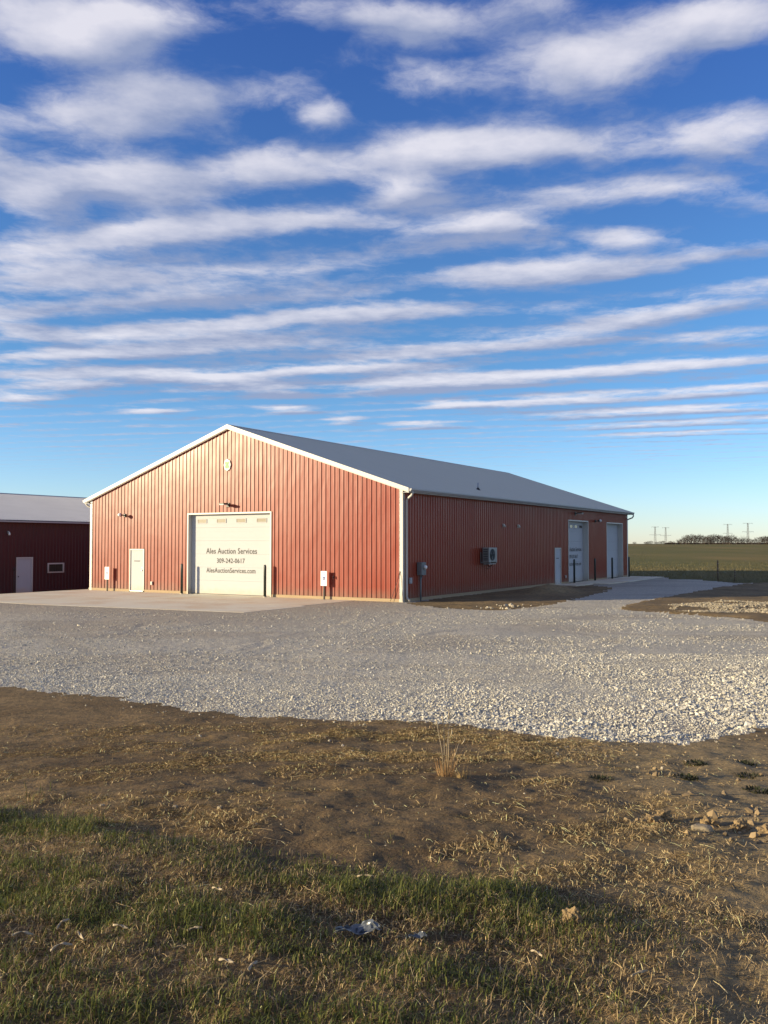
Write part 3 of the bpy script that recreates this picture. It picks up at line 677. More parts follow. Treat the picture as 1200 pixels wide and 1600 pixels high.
# roof pipe, wall vents, boxes, hose bib, cable
ypos = 9.3; xo = -1.0; zr = TOP - SL * 1.0 * -1.0
zr = TOP + SL * 1.0
b = MB(); b.tube([(xo, ypos, zr - .05), (xo, ypos, zr + .36)], .045, 10); b.build('vent_pipe', M['lightgrey'], barn)
b = MB(); b.tube([(xo, ypos, zr - .02), (xo, ypos, zr + .05), (xo, ypos, zr + .11)], [.12, .085, .05], 12); b.build('pipe_boot', M['black'], barn)
for t in (10.05, 11.95):
    b = MB(fS); b.box(t - .07, t + .07, .022, .03, 3.18, 3.34); b.prism([(t - .055, 3.33), (t + .055, 3.33), (t + .055, 3.24), (t - .055, 3.24)], .03, .10)
    b.tube([(t + .02, .06, 3.26), (t + .02, .13, 3.20)], .05, 10); b.build('wall_vent', M['white'], barn)
def outlet(fr, a, z, w=.075, h=.12):
    b = MB(fr); b.box(a - w / 2, a + w / 2, .022, .08, z - h / 2, z + h / 2, .008); b.box(a - w * .35, a + w * .35, .08, .088, z - h * .38, z + h * .38); b.build('outlet_box', M['white'], barn)
outlet(fF, -13.92, .45, .11, .17); outlet(fS, 19.05, .43, .1, .15)
b = MB(fF); b.tube([(-3.3, .02, .92), (-3.3, .09, .92), (-3.3, .12, .87)], [.016, .02, .013], 8); b.tube([(-3.3, .08, .93), (-3.3, .08, .99)], [.008, .03], 8); b.build('hose_bib', M['black'], barn)
MB(fF).tube([(-.09, .04, 1.24), (-.25, .07, .7), (-.42, .1, .22), (-.5, .12, .03)], .009, 6).build('cable', M['black'], barn)
MB(fF).tube([(-.09, .045, 1.24), (-.02, .05, .9), (.0, .03, .55), (.02, .05, .04)], .006, 6).build('cable', M['black'], barn)

# ------------------------------------------------------------------ things fixed to or standing by the barn
def at_wall(name, frame, a, z, label, cat, group=None):
    x, y, zz = frame(a, 0, z); o = empty(name, Wp(x, y, zz), -PSI); tag(o, label, cat, group); return o
def dark_lamp(frame, a, z, label):
    d = at_wall('wall_light', frame, a, z, label, 'wall light', 'lights on the barn walls'); F0 = frame
    off = Vector(frame(a, 0, z)); F2 = lambda p, o, q_: tuple(Vector(frame(a + p, o, z + q_)) - off)
    MB(F2).box(-.09, .09, .022, .06, -.10, .10, .01).build('back_plate', M['black'], d)
    MB(F2).tube([(0, .05, .0), (0, .22, .02)], .022, 8).build('arm', M['black'], d)
    h = MB(F2)
    for sgn in (0,):
        h.prism([(-.14, .01), (.14, .01), (.13, .075), (-.13, .075)], .18, .50)
    h.build('lamp_head', M['black'], d)
    MB(F2).box(-.125, .125, .20, .485, -.018, .009, .006).build('lens', M['lens'], d)
    return d
def ball_lamp(frame, a, z, label):
    d = at_wall('wall_light', frame, a, z, label, 'wall light', 'lights on the barn walls')
    off = Vector(frame(a, 0, z)); F2 = lambda p, o, q_: tuple(Vector(frame(a + p, o, z + q_)) - off)
    MB(F2).box(-.07, .07, .022, .09, -.08, .08, .012).build('back_plate', M['black'], d)
    MB(F2).tube([(0, .08, 0), (0, .26, .01)], [.028, .022], 10).build('arm', M['black'], d)
    MB(F2).tube([(0, .22, .005), (-.01, .30, .015), (-.01, .34, .02)], [.05, .085, .095], 14).build('lamp_head', M['black'], d)
    MB(F2).tube([(-.01, .341, .02), (-.01, .40, .02), (-.01, .44, .02), (-.01, .455, .02)], [.092, .088, .06, .015], 14).build('lens', M['lens'], d)
    return d
dark_lamp(fF, -9.15, 4.12, 'black arm light centred above the big lettered front door')
ball_lamp(fF, -15.80, 3.75, 'round white headed spotlight high above the front entry door')
dark_lamp(fS, 20.9, 4.16, 'black arm light above the lettered door in the shaded long wall')
ball_lamp(fS, 24.7, 3.80, 'round white headed spotlight between the two big doors of the long wall')

def bollard(lx, ly, label, grp='bollards guarding the overhead doors'):
    o = empty('bollard', Wp(lx, ly, 0.02), 0); return tag(o, label, 'bollard', grp)
b0 = bollard(-11.70, -.31, 'dark pipe bollard at the left jamb of the lettered front door')
MB().tube([(0, 0, 0), (0, 0, 1.34), (0, 0, 1.37), (0, 0, 1.40), (0, 0, 1.415)], [.06, .06, .054, .035, .005], 16).build('pipe', M['bollard'], b0)
MB().tube([(0, 0, -.05), (0, 0, .014), (0, 0, .02)], [.085, .08, .062], 16).build('collar', M['concrete'], b0)
for lx, ly, lb in ((-6.78, -.30, 'dark pipe bollard at the right jamb of the lettered front door'),
                   (.42, 19.50, 'nearest bollard on the shaded side, in front of the lettered side door'),
                   (.42, 23.38, 'bollard standing against red siding between the two side doors'),
                   (.42, 27.0, 'bollard in front of the plain white side door'),
                   (.42, 30.95, 'farthest bollard, by the back corner with the field behind it')):
    c = copy_tree(b0); c.location = Wp(lx, ly, .02 if lx < 0 else .04); c['label'] = lb

def park_sign(lx, ly, label):
    d = empty('parking_sign', Wp(lx, ly, 0.02), -PSI); tag(d, label, 'sign', 'accessible parking signs by the front wall')
    b = MB(); b.box(-.03, -.022, -.0, .035, -.05, 1.14); b.box(.022, .03, -.0, .035, -.05, 1.14); b.box(-.0215, .0215, -.001, .006, -.05, 1.14); b.box(-.045, -.0305, .028, .035, -.05, 1.14); b.box(.0305, .045, .028, .035, -.05, 1.14); b.build('post', M['post'], d)
    p = MB(fF); p.box(-.155, .155, .004, .010, .56, 1.18, 0.002); pl = p.build('sign_plate', M['sign'], d)
    MB(fF).box(-.052, .068, .0101, .0125, .80, .945).build('symbol_square', M['blue'], pl)
    # wheelchair figure
    b = MB(fF); ox, oz, s = .008, .872, .062
    def T(pts, r=.0075): b.tube([(ox + x * s, .0135, oz + z * s) for x, z in pts], r, 6)
    T([(-.25, .62), (-.24, .63)], .011); T([(-.22, .5), (-.15, -.05), (.35, -.08), (.52, -.62), (.75, -.58)])
    T([(-.2, .2), (.25, .18)], .006)
    T([(-.32, .1), (-.58, -.2), (-.55, -.6), (-.2, -.85), (.18, -.75), (.36, -.4)], .006)
    b.build('wheelchair_symbol', M['sign'], pl)
    for ln in (('RESERVED', 0, 1.10, .20, .034), ('PARKING', 0, 1.015, .18, .034)): lettering([ln], fF, .0108, M['signgreen'], pl)
    b = MB(fF)
    for zz, w, h in ((.745, .085, .012), (.70, .07, .012), (.65, .08, .014)):
        x = -w
        while x < w - .008: b.box(x, x + .012, .0101, .0112, zz, zz + h); x += .019
    b.build('small_print', M['signgreen'], pl)
    for zz in (.62, 1.13): MB(fF).tube([(0, .009, zz), (0, .016, zz)], .008, 8).build('bolt', M['steel'], pl)
    return d
park_sign(-16.77, -.27, 'accessible parking sign near the left corner, left of the entry door')
park_sign(-3.68, -.24, 'accessible parking sign right of the lettered front door')

# electric meter
def meter():
    a, z = 1.35, 1.3; d = at_wall('electric_meter', fS, a, 0, 'grey electric meter box on conduit near the front corner', 'electric meter')
    off = Vector(fS(a, 0, 0)); F2 = lambda p, o, q_: tuple(Vector(fS(a + p, o, q_)) - off)
    MB(F2).box(-.20, .20, .03, .24, 1.05, 1.58, .01).build('box', M['grey'], d)
    MB(F2).box(-.17, .17, .2405, .25, 1.08, 1.55).build('cover', M['grey'], d)
    MB(F2).tube([(.05, .2505, 1.38), (.05, .29, 1.38)], [.10, .095], 16).build('meter_ring', M['steel'], d)
    MB(F2).tube([(.05, .2905, 1.38), (.05, .34, 1.38), (.05, .36, 1.38)], [.082, .075, .04], 16).build('meter_glass', M['lens'], d)
    MB(F2).tube([(-.05, .12, 1.05), (-.05, .12, -.1)], .04, 10).build('conduit', M['grey'], d)
    MB(F2).tube([(.1, .1, 1.05), (.1, .1, .93), (.06, .06, .86), (.02, .03, .84)], .018, 8).build('small_conduit', M['grey'], d)
meter()
d = at_wall('junction_box', fS, .55, .85, 'small light grey flat box on the wall between downspout and meter', 'junction box')
F2 = lambda p, o, q_: (o, p, q_)
MB(F2).box(-.10, .10, .025, .09, -.12, .12, .008).build('box', M['lightgrey'], d)
MB(F2).box(-.085, .085, .0905, .098, -.105, .105).build('cover', M['lightgrey'], d)

# outdoor unit on wall brackets
def ac_unit():
    a = 7.74; d = at_wall('outdoor_unit', fS, a, 1.45, 'white air conditioning unit with round fan grille on wall brackets', 'air conditioner')
    F2 = lambda p, o, q_: (o, p, q_)
    w, o0, o1, h = .46, .16, .50, .72
    MB(F2).box(-w, w, o0, o1, 0.03, h, .015).build('casing', M['acbody'], d)
    # end louvres on the side facing the front corner
    b = MB(F2)
    for k in range(7): b.box(-w - .012, -w - .001, o0 + .05, o1 - .06, .12 + k * .08, .16 + k * .08)
    b.build('louvre', M['acdark'], d)
    MB(F2).tube([(-.08, o1 + .0005, .38), (-.08, o1 + .008, .38)], .275, 28).build('fan_opening', M['acdark'], d)
    b = MB(F2)
    for rr in (.06, .115, .17, .225, .275):
        pts = [(-.08 + rr * math.cos(t), o1 + .018, .38 + rr * math.sin(t)) for t in [2 * math.pi * j / 28 for j in range(29)]]
        b.tube(pts, .0045, 5)
    for j in range(8):
        t = math.pi * j / 4; b.tube([(-.08, o1 + .018, .38), (-.08 + .28 * math.cos(t), o1 + .018, .38 + .28 * math.sin(t))], .004, 5)
    b.build('fan_grille', M['acdark'], d)
    for k in range(3):
        t0 = k * 2.094 + .4
        MB(F2).prism([(-.08 + .04 * math.cos(t0), .38 + .04 * math.sin(t0)), (-.08 + .25 * math.cos(t0 - .25), .38 + .25 * math.sin(t0 - .25)), (-.08 + .25 * math.cos(t0 + .45), .38 + .25 * math.sin(t0 + .45)), (-.08 + .06 * math.cos(t0 + .6), .38 + .06 * math.sin(t0 + .6))], o1 + .0085, o1 + .0125).build('fan_blade', M['grey'], d)
    MB(F2).box(.24, .44, o1 + .001, o1 + .006, .08, .66).build('panel', M['acbody'], d)
    for sx in (-.36, .36):
        b = MB(F2); b.box(sx - .02, sx + .02, .022, o1 + .02, -.02, .0295); b.box(sx - .02, sx + .02, .022, .05, -.02, .5) ; b.tube([(sx, .04, -.0), (sx, .04, .0)], .01) if False else None
        b.build('bracket', M['acbody'], d)
    MB(F2).box(-.40, .40, o0 + .03, o1 - .03, -.075, -.03).build('drip_tray', M['acbody'], d)
    MB(F2).tube([(.38, .3, .03), (.38, .28, -.12), (.36, .2, -.2), (.34, .1, -.16), (.33, .03, -.1)], .016, 8).build('line_set', M['black'], d)
    MB(F2).tube([(.28, .3, -.03), (.28, .26, -.18), (.30, .12, -.28), (.32, .04, -.3)], .011, 8).build('line_set', M['grey'], d)
ac_unit()

# ------------------------------------------------------------------ second barn on the left
X2 = -25.6; Z2 = -.45; Y20, Y21 = -4.0, 30.0
b2 = tag(empty('barn', Wp(X2, 0, Z2), -PSI), 'dark red barn in shade on the left with a low grey roof', 'barn')
f2 = lambda a, o, z: (o, a, z)
E2 = 4.12; W2 = 27.0; S2 = .168
D2 = (1.05, 2.13, 0.0, 2.04); WN = (3.15, 4.30, 1.10, 1.68)
k = Y20
while k < Y21 - .01:
    siding(f2, k, min(Y21, k + PW), 0, lambda a: E2, [D2, WN], M['darkred'], b2, zb=0.0); k += PW
g2 = lambda a: E2 + S2 * (W2 / 2 - abs(a + W2 / 2)) + .02
for fr in (lambda a, o, z: (a, Y20 - o, z), lambda a, o, z: (a, Y21 + o, z)):
    siding(fr, -W2, 0, -W2 / 2, g2, [], M['darkred'], b2, name='end_wall', zb=0.0)
siding(lambda a, o, z: (-W2 - o, a, z), Y20, Y21, 0, lambda a: E2, [], M['darkred'], b2, name='rear_wall', zb=0.0)
roof_slope(1, b2, M['oldroof'], .35, -W2 / 2, E2 - S2 * .35 + .06, E2 + S2 * W2 / 2 + .06, Y20 - .3, Y21 + .3)
roof_slope(-1, b2, M['oldroof'], -W2 - .35, -W2 / 2, E2 - S2 * .35 + .06, E2 + S2 * W2 / 2 + .06, Y20 - .3, Y21 + .3)
MB().prism([(-W2 / 2 - .2, E2 + S2 * (W2 / 2 - .2) + .085), (-W2 / 2, E2 + S2 * W2 / 2 + .10), (-W2 / 2 + .2, E2 + S2 * (W2 / 2 - .2) + .085), (-W2 / 2, E2 + S2 * W2 / 2 + .078)], Y20 - .3, Y21 + .3).build('ridge_cap', M['gutter'], b2)
MB().box(.33, .36, Y20 - .3, Y21 + .3, E2 - .12, E2 - S2 * .35 + .02).build('fascia', M['gutter'], b2)
MB().box(.0, .33, Y20 - .3, Y21 + .3, E2 - .10, E2 - .08).build('soffit', M['gutter'], b2)
# shaded door and window
dd = empty('entry_door', (0, D2[0], 0), 0, b2)
fd = lambda a, o, z: (o, a - D2[0], z)
b = MB(fd); b.box(D2[0], D2[0] + .06, -.05, .05, 0, 2.04); b.box(D2[1] - .06, D2[1], -.05, .05, 0, 2.04); b.box(D2[0] + .0605, D2[1] - .0605, -.05, .048, 1.97, 2.04); b.build('frame', M['white'], dd)
MB(fd).box(D2[0] + .064, D2[1] - .064, -.04, .005, .02, 1.966).build('leaf', M['door'], dd)
MB(fd).tube([(D2[0] + .13, .005, .95), (D2[0] + .13, .05, .95), (D2[0] + .13, .07, .95)], [.015, .02, .035], 10).build('handle', M['black'], dd)
wd = empty('window', (0, WN[0], WN[2]), 0, b2); fw = lambda a, o, z: (o, a - WN[0], z - WN[2])
b = MB(fw); e = .075
b.box(WN[0], WN[1], -.03, .05, WN[2], WN[2] + e); b.box(WN[0], WN[1], -.03, .05, WN[3] - e, WN[3]); b.box(WN[0], WN[0] + e, -.03, .048, WN[2] + e + .0005, WN[3] - e - .0005); b.box(WN[1] - e, WN[1], -.03, .048, WN[2] + e + .0005, WN[3] - e - .0005)
b.build('frame', M['white'], wd)
MB(fw).box(WN[0] + e + .0005, WN[1] - e - .0005, -.02, -.012, WN[2] + e + .0005, WN[3] - e - .0005).build('pane', M['glass'], wd)
MB(fw).box((WN[0] + WN[1]) / 2 - .012, (WN[0] + WN[1]) / 2 + .012, -.011, .0, WN[2] + e + .0005, WN[3] - e - .0005).build('mullion', M['post'], wd)
o = empty('wall_light', Wp(X2, .48, Z2 + 3.42), -PSI); tag(o, 'small pale lamp high on the dark red barn wall at the left edge', 'wall light')
MB().box(.02, .07, -.05, .05, -.06, .10, .008).build('back_plate', M['grey'], o)
MB().tube([(.07, 0, .05), (.15, 0, .03), (.17, 0, -.04), (.17, 0, -.14)], [.02, .025, .05, .055], 10).build('shade', M['lens'], o)
o = empty('pipe_post', Wp(X2 + .8, .35, Z2 + .03), -PSI); tag(o, 'thin rusty standpipe left of the shaded barn door', 'standpipe')
MB().tube([(0, 0, -.1), (0, 0, 1.30)], .028, 8).build('pipe', M['post'], o)
MB().tube([(0, 0, 1.30), (0, 0, 1.42), (.03, 0, 1.46)], [.05, .05, .02], 8).build('head', M['post'], o)

# ------------------------------------------------------------------ stones of the gravel (nobody could count them)
def blob_mesh(P, size, flat, cols, detail, seed):
    """many irregular stones merged: P (n,3) positions"""
    r = np.random.default_rng(seed); n = len(P)
    if detail:
        t = (1 + 5 ** .5) / 2
        U = np.array([(-1, t, 0), (1, t, 0), (-1, -t, 0), (1, -t, 0), (0, -1, t), (0, 1, t), (0, -1, -t), (0, 1, -t), (t, 0, -1), (t, 0, 1), (-t, 0, -1), (-t, 0, 1)], float); U /= np.linalg.norm(U[0])
        T = np.array([(0, 11, 5), (0, 5, 1), (0, 1, 7), (0, 7, 10), (0, 10, 11), (1, 5, 9), (5, 11, 4), (11, 10, 2), (10, 7, 6), (7, 1, 8), (3, 9, 4), (3, 4, 2), (3, 2, 6), (3, 6, 8), (3, 8, 9), (4, 9, 5), (2, 4, 11), (6, 2, 10), (8, 6, 7), (9, 8, 1)])
    else:
        U = np.array([(1, 0, 0), (-1, 0, 0), (0, 1, 0), (0, -1, 0), (0, 0, 1), (0, 0, -1)], float)
        T = np.array([(0, 2, 4), (2, 1, 4), (1, 3, 4), (3, 0, 4), (2, 0, 5), (1, 2, 5), (3, 1, 5), (0, 3, 5)])
    m = len(U)
    V = U[None] * (1 + r.uniform(-.32, .32, (n, m, 1)))
    V = V * (r.uniform(.7, 1.25, (n, 1, 3)) * np.array([1, 1, flat]))
    q = r.normal(size=(n, 4)); q[:, 1:3] *= .55; q /= np.linalg.norm(q, axis=1)[:, None]
    w, x, y, z = q.T
    Rm = np.stack([1 - 2 * (y * y + z * z), 2 * (x * y - z * w), 2 * (x * z + y * w), 2 * (x * y + z * w), 1 - 2 * (x * x + z * z), 2 * (y * z - x * w), 2 * (x * z - y * w), 2 * (y * z + x * w), 1 - 2 * (x * x + y * y)], -1).reshape(n, 3, 3)
    V = np.einsum('nij,nmj->nmi', Rm, V) * size[:, None, None] + P[:, None]
    F = (T[None] + (np.arange(n) * m)[:, None, None]).reshape(-1, 3)
    return V.reshape(-1, 3), F, np.repeat(cols, len(T), 0)
def stone_cols(n, r):
    v = r.uniform(.36, .76, n) ** 1.0; warm = r.uniform(0, 1, n)
    return np.stack([v, v * (.96 - .05 * warm), v * (.83 - .12 * warm)], -1)
def scatter(n, x0, x1, y0, y1, r): return r.uniform(x0, x1, n), r.uniform(y0, y1, n)
def view_cut(x, y, m=1.2): return (np.abs(x) < .45 * y + m)
def gravel_stones():
    r = np.random.default_rng(3)
    # close band, thick bed
    x, y = scatter(260000, -9, 9.5, 9.3, 19.0, r); ok = view_cut(x, y) & gravel_mask(x, y)
    de = y - np.interp(x, grx, gry)
    right = sst(-1.5, 3.5, x)
    keep = r.uniform(0, 1, len(x)) < np.clip(1.0 - np.maximum(de - 1.0, 0) * (.24 - .15 * right), .10, 1) * .80
    ok &= keep & (de > -.6)
    x, y, de, right = x[ok], y[ok], de[ok], right[ok]; 
    sz = r.gamma(3.2, .0048, len(x)) + .005; sz *= np.clip(1.05 - .06 * de, .5, 1) * (.50 + .58 * right * sst(-.25, .25, fbm(x, y, .8, 3, 41)))
    z = Zb(x, y) + sz * .12
    V1, F1, C1 = blob_mesh(np.stack([x, y, z], -1), sz, .7, stone_cols(len(x), r), False, 5)
    o = np_mesh('gravel', V1, F1, M['stones'], color=C1); tag(o, 'crushed white limestone along the near edge of the lot', 'gravel', kind='stuff')
    # farther, sparser
    x, y = scatter(150000, -16, 17, 16.5, 34, r); ok = view_cut(x, y) & gravel_mask(x, y) & (r.uniform(0, 1, len(x)) < np.clip(1.3 - (y - 17) * .06, .3, 1) * (.6 + .4 * sst(-2, 5, x)) * sst(-.25, .15, fbm(x, y * 2, .3, 3, 43)) * .7)
    lx, ly = locxy(x, y); ok &= ~((lx < -1.6) & (ly > -8.8)) & ~((lx < .3) & (ly > -.3)); x, y = x[ok], y[ok]
    sz = r.gamma(3, .0034, len(x)) + .005
    V2, F2_, C2 = blob_mesh(np.stack([x, y, Zb(x, y) + sz * .1], -1), sz, .55, stone_cols(len(x), r) * .84, False, 6)
    # heap on the right, stones on the soil beside the long wall
    x, y = scatter(34000, 9.5, 22, 28.5, 37, r); ok = in_poly(x + fbm(x, y, .8, 3, 51) * 1.5, y + fbm(x, y, .8, 3, 52) * 1.5, PILE) & (fbm(x, y, .9, 3, 53) > -.13); x, y = x[ok], y[ok]
    sz = r.gamma(2.6, .0055, len(x)) + .007
    V3, F3, C3 = blob_mesh(np.stack([x, y, Zb(x, y) + sz * .3], -1), sz, .7, stone_cols(len(x), r) * np.array([[.68, .62, .53]]), False, 7)
    V = np.concatenate([V2, V3]); F = np.concatenate([F2_, F3 + len(V2)]); C = np.concatenate([C2, C3])
    o = np_mesh('gravel', V, F, M['stones'], color=C); tag(o, 'loose limestone farther out on the lot and in the spoil at right', 'gravel', kind='stuff')
    x, y = scatter(110, 1.6, 7, 31.3, 36, r); ok = in_poly(x, y - .3, DIRT_SIDE) & (y < 30.4 + .62 * x + 1.0); x, y = x[ok], y[ok]
    x2, y2 = scatter(2600, -6, 7, 8.6, 14, r); d2 = np.interp(x2, grx, gry) - y2; k2 = (d2 > 0) & (r.uniform(0, 1, len(x2)) < np.exp(-d2 * 3.2) * .8) & view_cut(x2, y2)
    x3, y3 = scatter(90, -2.8, 3.5, 4.2, 10.5, r)
    x = np.concatenate([x, x2[k2], x3]); y = np.concatenate([y, y2[k2], y3]); sz = np.where(y > 25, r.gamma(4, .009, len(x)) + .015, np.where(y > 8, .016, .006) * r.uniform(.5, 1.4, len(x)))
    V, F, C = blob_mesh(np.stack([x, y, Zb(x, y) + sz * .15], -1), sz, .7, stone_cols(len(x), r) * np.array([[.8, .74, .66]]), True, 8)
    o = np_mesh('loose_stones', V, F, M['stones'], color=C); tag(o, 'small white stones strayed onto the brown soil', 'gravel', kind='stuff')
gravel_stones()

# ------------------------------------------------------------------ grass, straw
def blades(name, x, y, h, w, lean, cols, m, seed, zoff=0.0, flat=False):
    """5-vertex bent blades, merged"""
    r = np.random.default_rng(seed); n = len(x); z = Zb(x, y) + zoff
    a = r.uniform(0, 2 * np.pi, n); dx, dy = np.cos(a), np.sin(a); sx, sy = -dy, dx
    bx, by = lean * h * dx, lean * h * dy
    hz = h * np.sqrt(np.clip(1 - lean ** 2 * .8, .02, 1))
    c = r.uniform(.2, .7, n)
    P0 = np.stack([x - sx * w / 2, y - sy * w / 2, z - .004], -1); P1 = np.stack([x + sx * w / 2, y + sy * w / 2, z - .004], -1)
    mx, my, mz = x + bx * .35 * c, y + by * .35 * c, z + hz * .58
    P2 = np.stack([mx + sx * w * .4, my + sy * w * .4, mz], -1); P3 = np.stack([mx - sx * w * .4, my - sy * w * .4, mz], -1)
    P4 = np.stack([x + bx, y + by, z + hz * (1.0 - .35 * (lean > .8))], -1)
    V = np.stack([P0, P1, P2, P3, P4], 1).reshape(-1, 3); b = (np.arange(n) * 5)[:, None]
    F = np.concatenate([b + np.array([0, 1, 2]), b + np.array([0, 2, 3]), b + np.array([3, 2, 4])], 1).reshape(-1, 3)
    return np_mesh(name, V, F, m, color=np.repeat(cols, 3, 0))
def grass():
    r = np.random.default_rng(21)
    x, y = scatter(330000, -4.2, 4.2, 2.0, 7.4, r); ok = view_cut(x, y, .5)
    gy = np.interp(x, gex, gey); d = gy - y + .5 * fbm(x, y, 1.6, 4, 61) + .12 * fbm(x, y, 8, 2, 65)
    patch = fbm(x, y, 1.3, 4, 62); fine = fbm(x, y, 7, 3, 63)
    jit = .30 * fbm(x, y, 2.2, 4, 64)
    dead = np.maximum(sst(.30, .05, pdist(x, y, BAND) + jit), .8 * sst(.22, .0, pdist(x, y, BAND2) + jit))
    dead = np.maximum(dead, sst(.55, 1.3, x + 1.6 * jit + .25 * (4.0 - y)))
    dead = np.maximum(dead, .5 * sst(.02, .16, fbm(x, y * 1.6, 1.7, 3, 66)))
    tuft = fbm(x, y, 5.5, 3, 63)
    dens = sst(-.12, .45, d) * (1 - .70 * dead * sst(-.12, .08, tuft)) * (1 - .88 * sst(.5, 1.4, x + jit) * sst(.14, -.04, patch)) * sst(-.36, -.02, tuft + .4 * patch)
    stray = .03 * sst(-1.1, -.1, d) * sst(0, .1, patch)
    ok &= r.uniform(0, 1, len(x)) < np.maximum(dens, stray) * .95
    x, y, dead, d, patch, tuft = x[ok], y[ok], dead[ok], d[ok], patch[ok], tuft[ok]; n = len(x)
    isd = r.uniform(0, 1, n) < np.clip(.08 + .60 * dead + .3 * (d < .05), 0, .92)
    h = r.gamma(4.5, .0078, n) * (1 - .45 * dead) * (.55 + 1.5 * np.clip(tuft + .3, 0, .7)) + .008; h = np.minimum(h, .15)
    lean = np.where(isd, r.uniform(.45, 1.1, n), r.uniform(.35, 1.1, n)); w = r.uniform(.0025, .0055, n)
    v = r.uniform(.6, 1.35, n)[:, None]; ye = r.uniform(0, 1, n)[:, None]
    g = (np.array([[.080, .108, .024]]) * (1 - ye) + np.array([[.185, .185, .045]]) * ye) * v
    br = (np.array([[.24, .165, .085]]) * (1 - ye) + np.array([[.40, .30, .17]]) * ye) * v
    o = blades('grass', x, y, h, w, lean, np.where(isd[:, None], br, g), M['blades'], 22)
    tag(o, 'short green and browning grass across the foreground', 'grass', kind='stuff')
def straw():
    r = np.random.default_rng(31); x, y = scatter(900000, -6.5, 6.5, 2.4, 13.0, r); ok = view_cut(x, y, .6)
    gy = np.interp(x, gex, gey); gr = np.interp(x, grx, gry)
    c = fbm(x * .8, y * 1.6, .8, 4, 71) + .5 * fbm(x, y, 3.5, 3, 72)
    mid = np.exp(-((x - .25 - .0 * y) / 2.2) ** 2)
    dens = sst(-.06, .26, c + .12 * mid - .03) * (.30 + .78 * mid) * sst(.05, .6, gr - y) + .03
    dens = np.where(y < gy - .2, (.42 - .27 * sst(.6, 1.2, x)) + .35 * sst(.0, .2, c) , dens) * sst(13, 4, y) ** .3
    clay = sst(.6, 2.2, x - .1 * y)
    dens = dens * (1 - .93 * clay * sst(-.2, .5, y - gy - .3))
    ok &= (r.uniform(0, 1, len(x)) < dens) & ~gravel_mask(x, y); x, y = x[ok], y[ok]; n = len(x)
    L = r.gamma(2.2, .019, n) + .008; a = r.normal(.25, .9, n); w = r.uniform(.0010, .0030, n) * (1 + (y - 4) * .08)
    dx, dy = np.cos(a) * L / 2, np.sin(a) * L / 2; sx, sy = -np.sin(a) * w / 2, np.cos(a) * w / 2
    z0, z1_, zm = Zb(x - dx, y - dy) + r.uniform(0, .006, n), Zb(x + dx, y + dy) + r.uniform(0, .012, n) + .02 * (r.uniform(0, 1, n) > .93), Zb(x, y) + r.uniform(.002, .012, n) + .004 * (r.uniform(0, 1, n) > .85)
    k = r.normal(0, .05, n) * L
    A = np.stack([x - dx + sx, y - dy + sy, z0], -1); B = np.stack([x - dx - sx, y - dy - sy, z0 + w * .5], -1)
    Cc = np.stack([x + sx + sx * 20 * 0 - np.sin(a) * k, y + sy + np.cos(a) * k, zm], -1); D = np.stack([x - sx - np.sin(a) * k, y - sy + np.cos(a) * k, zm + w * .5], -1)
    E = np.stack([x + dx + sx * .4, y + dy + sy * .4, z1_], -1); G_ = np.stack([x + dx - sx * .4, y + dy - sy * .4, z1_ + w * .4], -1)
    V = np.stack([A, B, Cc, D, E, G_], 1).reshape(-1, 3); b = (np.arange(n) * 6)[:, None]
    F = np.concatenate([b + np.array(t) for t in ((0, 1, 3), (0, 3, 2), (2, 3, 5), (2, 5, 4))], 1).reshape(-1, 3)
    v = r.uniform(.5, 1.3, n)[:, None]; cc = (np.array([[.42, .30, .155]]) * (1 - r.uniform(0, 1, (n, 1))) + .0) + np.array([[.19, .135, .060]])
    cc = np.clip(cc * v * 1.75, 0, .85)
    o = np_mesh('straw', V, F, M['straw'], color=np.repeat(cc, 4, 0)); tag(o, 'matted dead straw lying on the brown soil', 'straw', kind='stuff')
def field_grass():
    r = np.random.default_rng(41); x, y = scatter(60000, 10, 60, 50, 110, r); ok = view_cut(x, y, 2) & in_poly(x, y, FIELD_EDGE + [(7000, 9000), (-7000, 9000)]) & (r.uniform(0, 1, len(x)) < np.exp(-(y - 50) / 28)); x, y = x[ok], y[ok]; n = len(x)
    v = r.uniform(.6, 1.3, n)[:, None]; ye = r.uniform(0, 1, (n, 1)); c = (np.array([[.16, .135, .055]]) * (1 - ye) + np.array([[.29, .23, .10]]) * ye) * v
    o = blades('field_grass', x, y, r.gamma(4, .03, n), r.uniform(.015, .04, n), r.uniform(.3, 1.0, n), c, M['blades'], 42); tag(o, 'rough winter pasture grass at the edge of the field', 'grass', kind='stuff')
grass(); straw(); field_grass()

# ------------------------------------------------------------------ single things lying on or growing from the soil
def lump(name, x, y, sx, sy, sz, mt, label, cat, seed, group=None, sub=3, rough=.28, sink=.3):
    bm = bmesh.new(); bmesh.ops.create_icosphere(bm, subdivisions=sub, radius=1.0); r = random.Random(seed); ph = [r.uniform(0, 50) for _ in range(3)]
    from mathutils import noise as mn
    for v in bm.verts:
        p = v.co.copy(); n = mn.fractal(p * 1.5 + Vector(ph), 0.9, 2.0, 4); p *= 1 + rough * n
        if rough < .2: p = Vector([max(-.82, min(.82, c)) for c in p])
        v.co = Vector((p.x * sx, p.y * sy, p.z * sz))
    me = bpy.data.meshes.new(name); bm.to_mesh(me); bm.free()
    o = link_mesh(name, me, mt); o.location = (x, y, z1(x, y) + sz * (1 - 2 * sink)); o.rotation_euler = (0, 0, r.uniform(-.5, .5)); return tag(o, label, cat, group)
M['rock'] = material('field_rock', rough=0.85, fn=vary((0.27, 0.215, 0.135), 0.35, 9, 0.5, 30))
M['clod'] = material('clay_clod', rough=0.95, spec=.1, fn=vary((0.27, 0.19, 0.10), 0.35, 14, 0.9, 60))
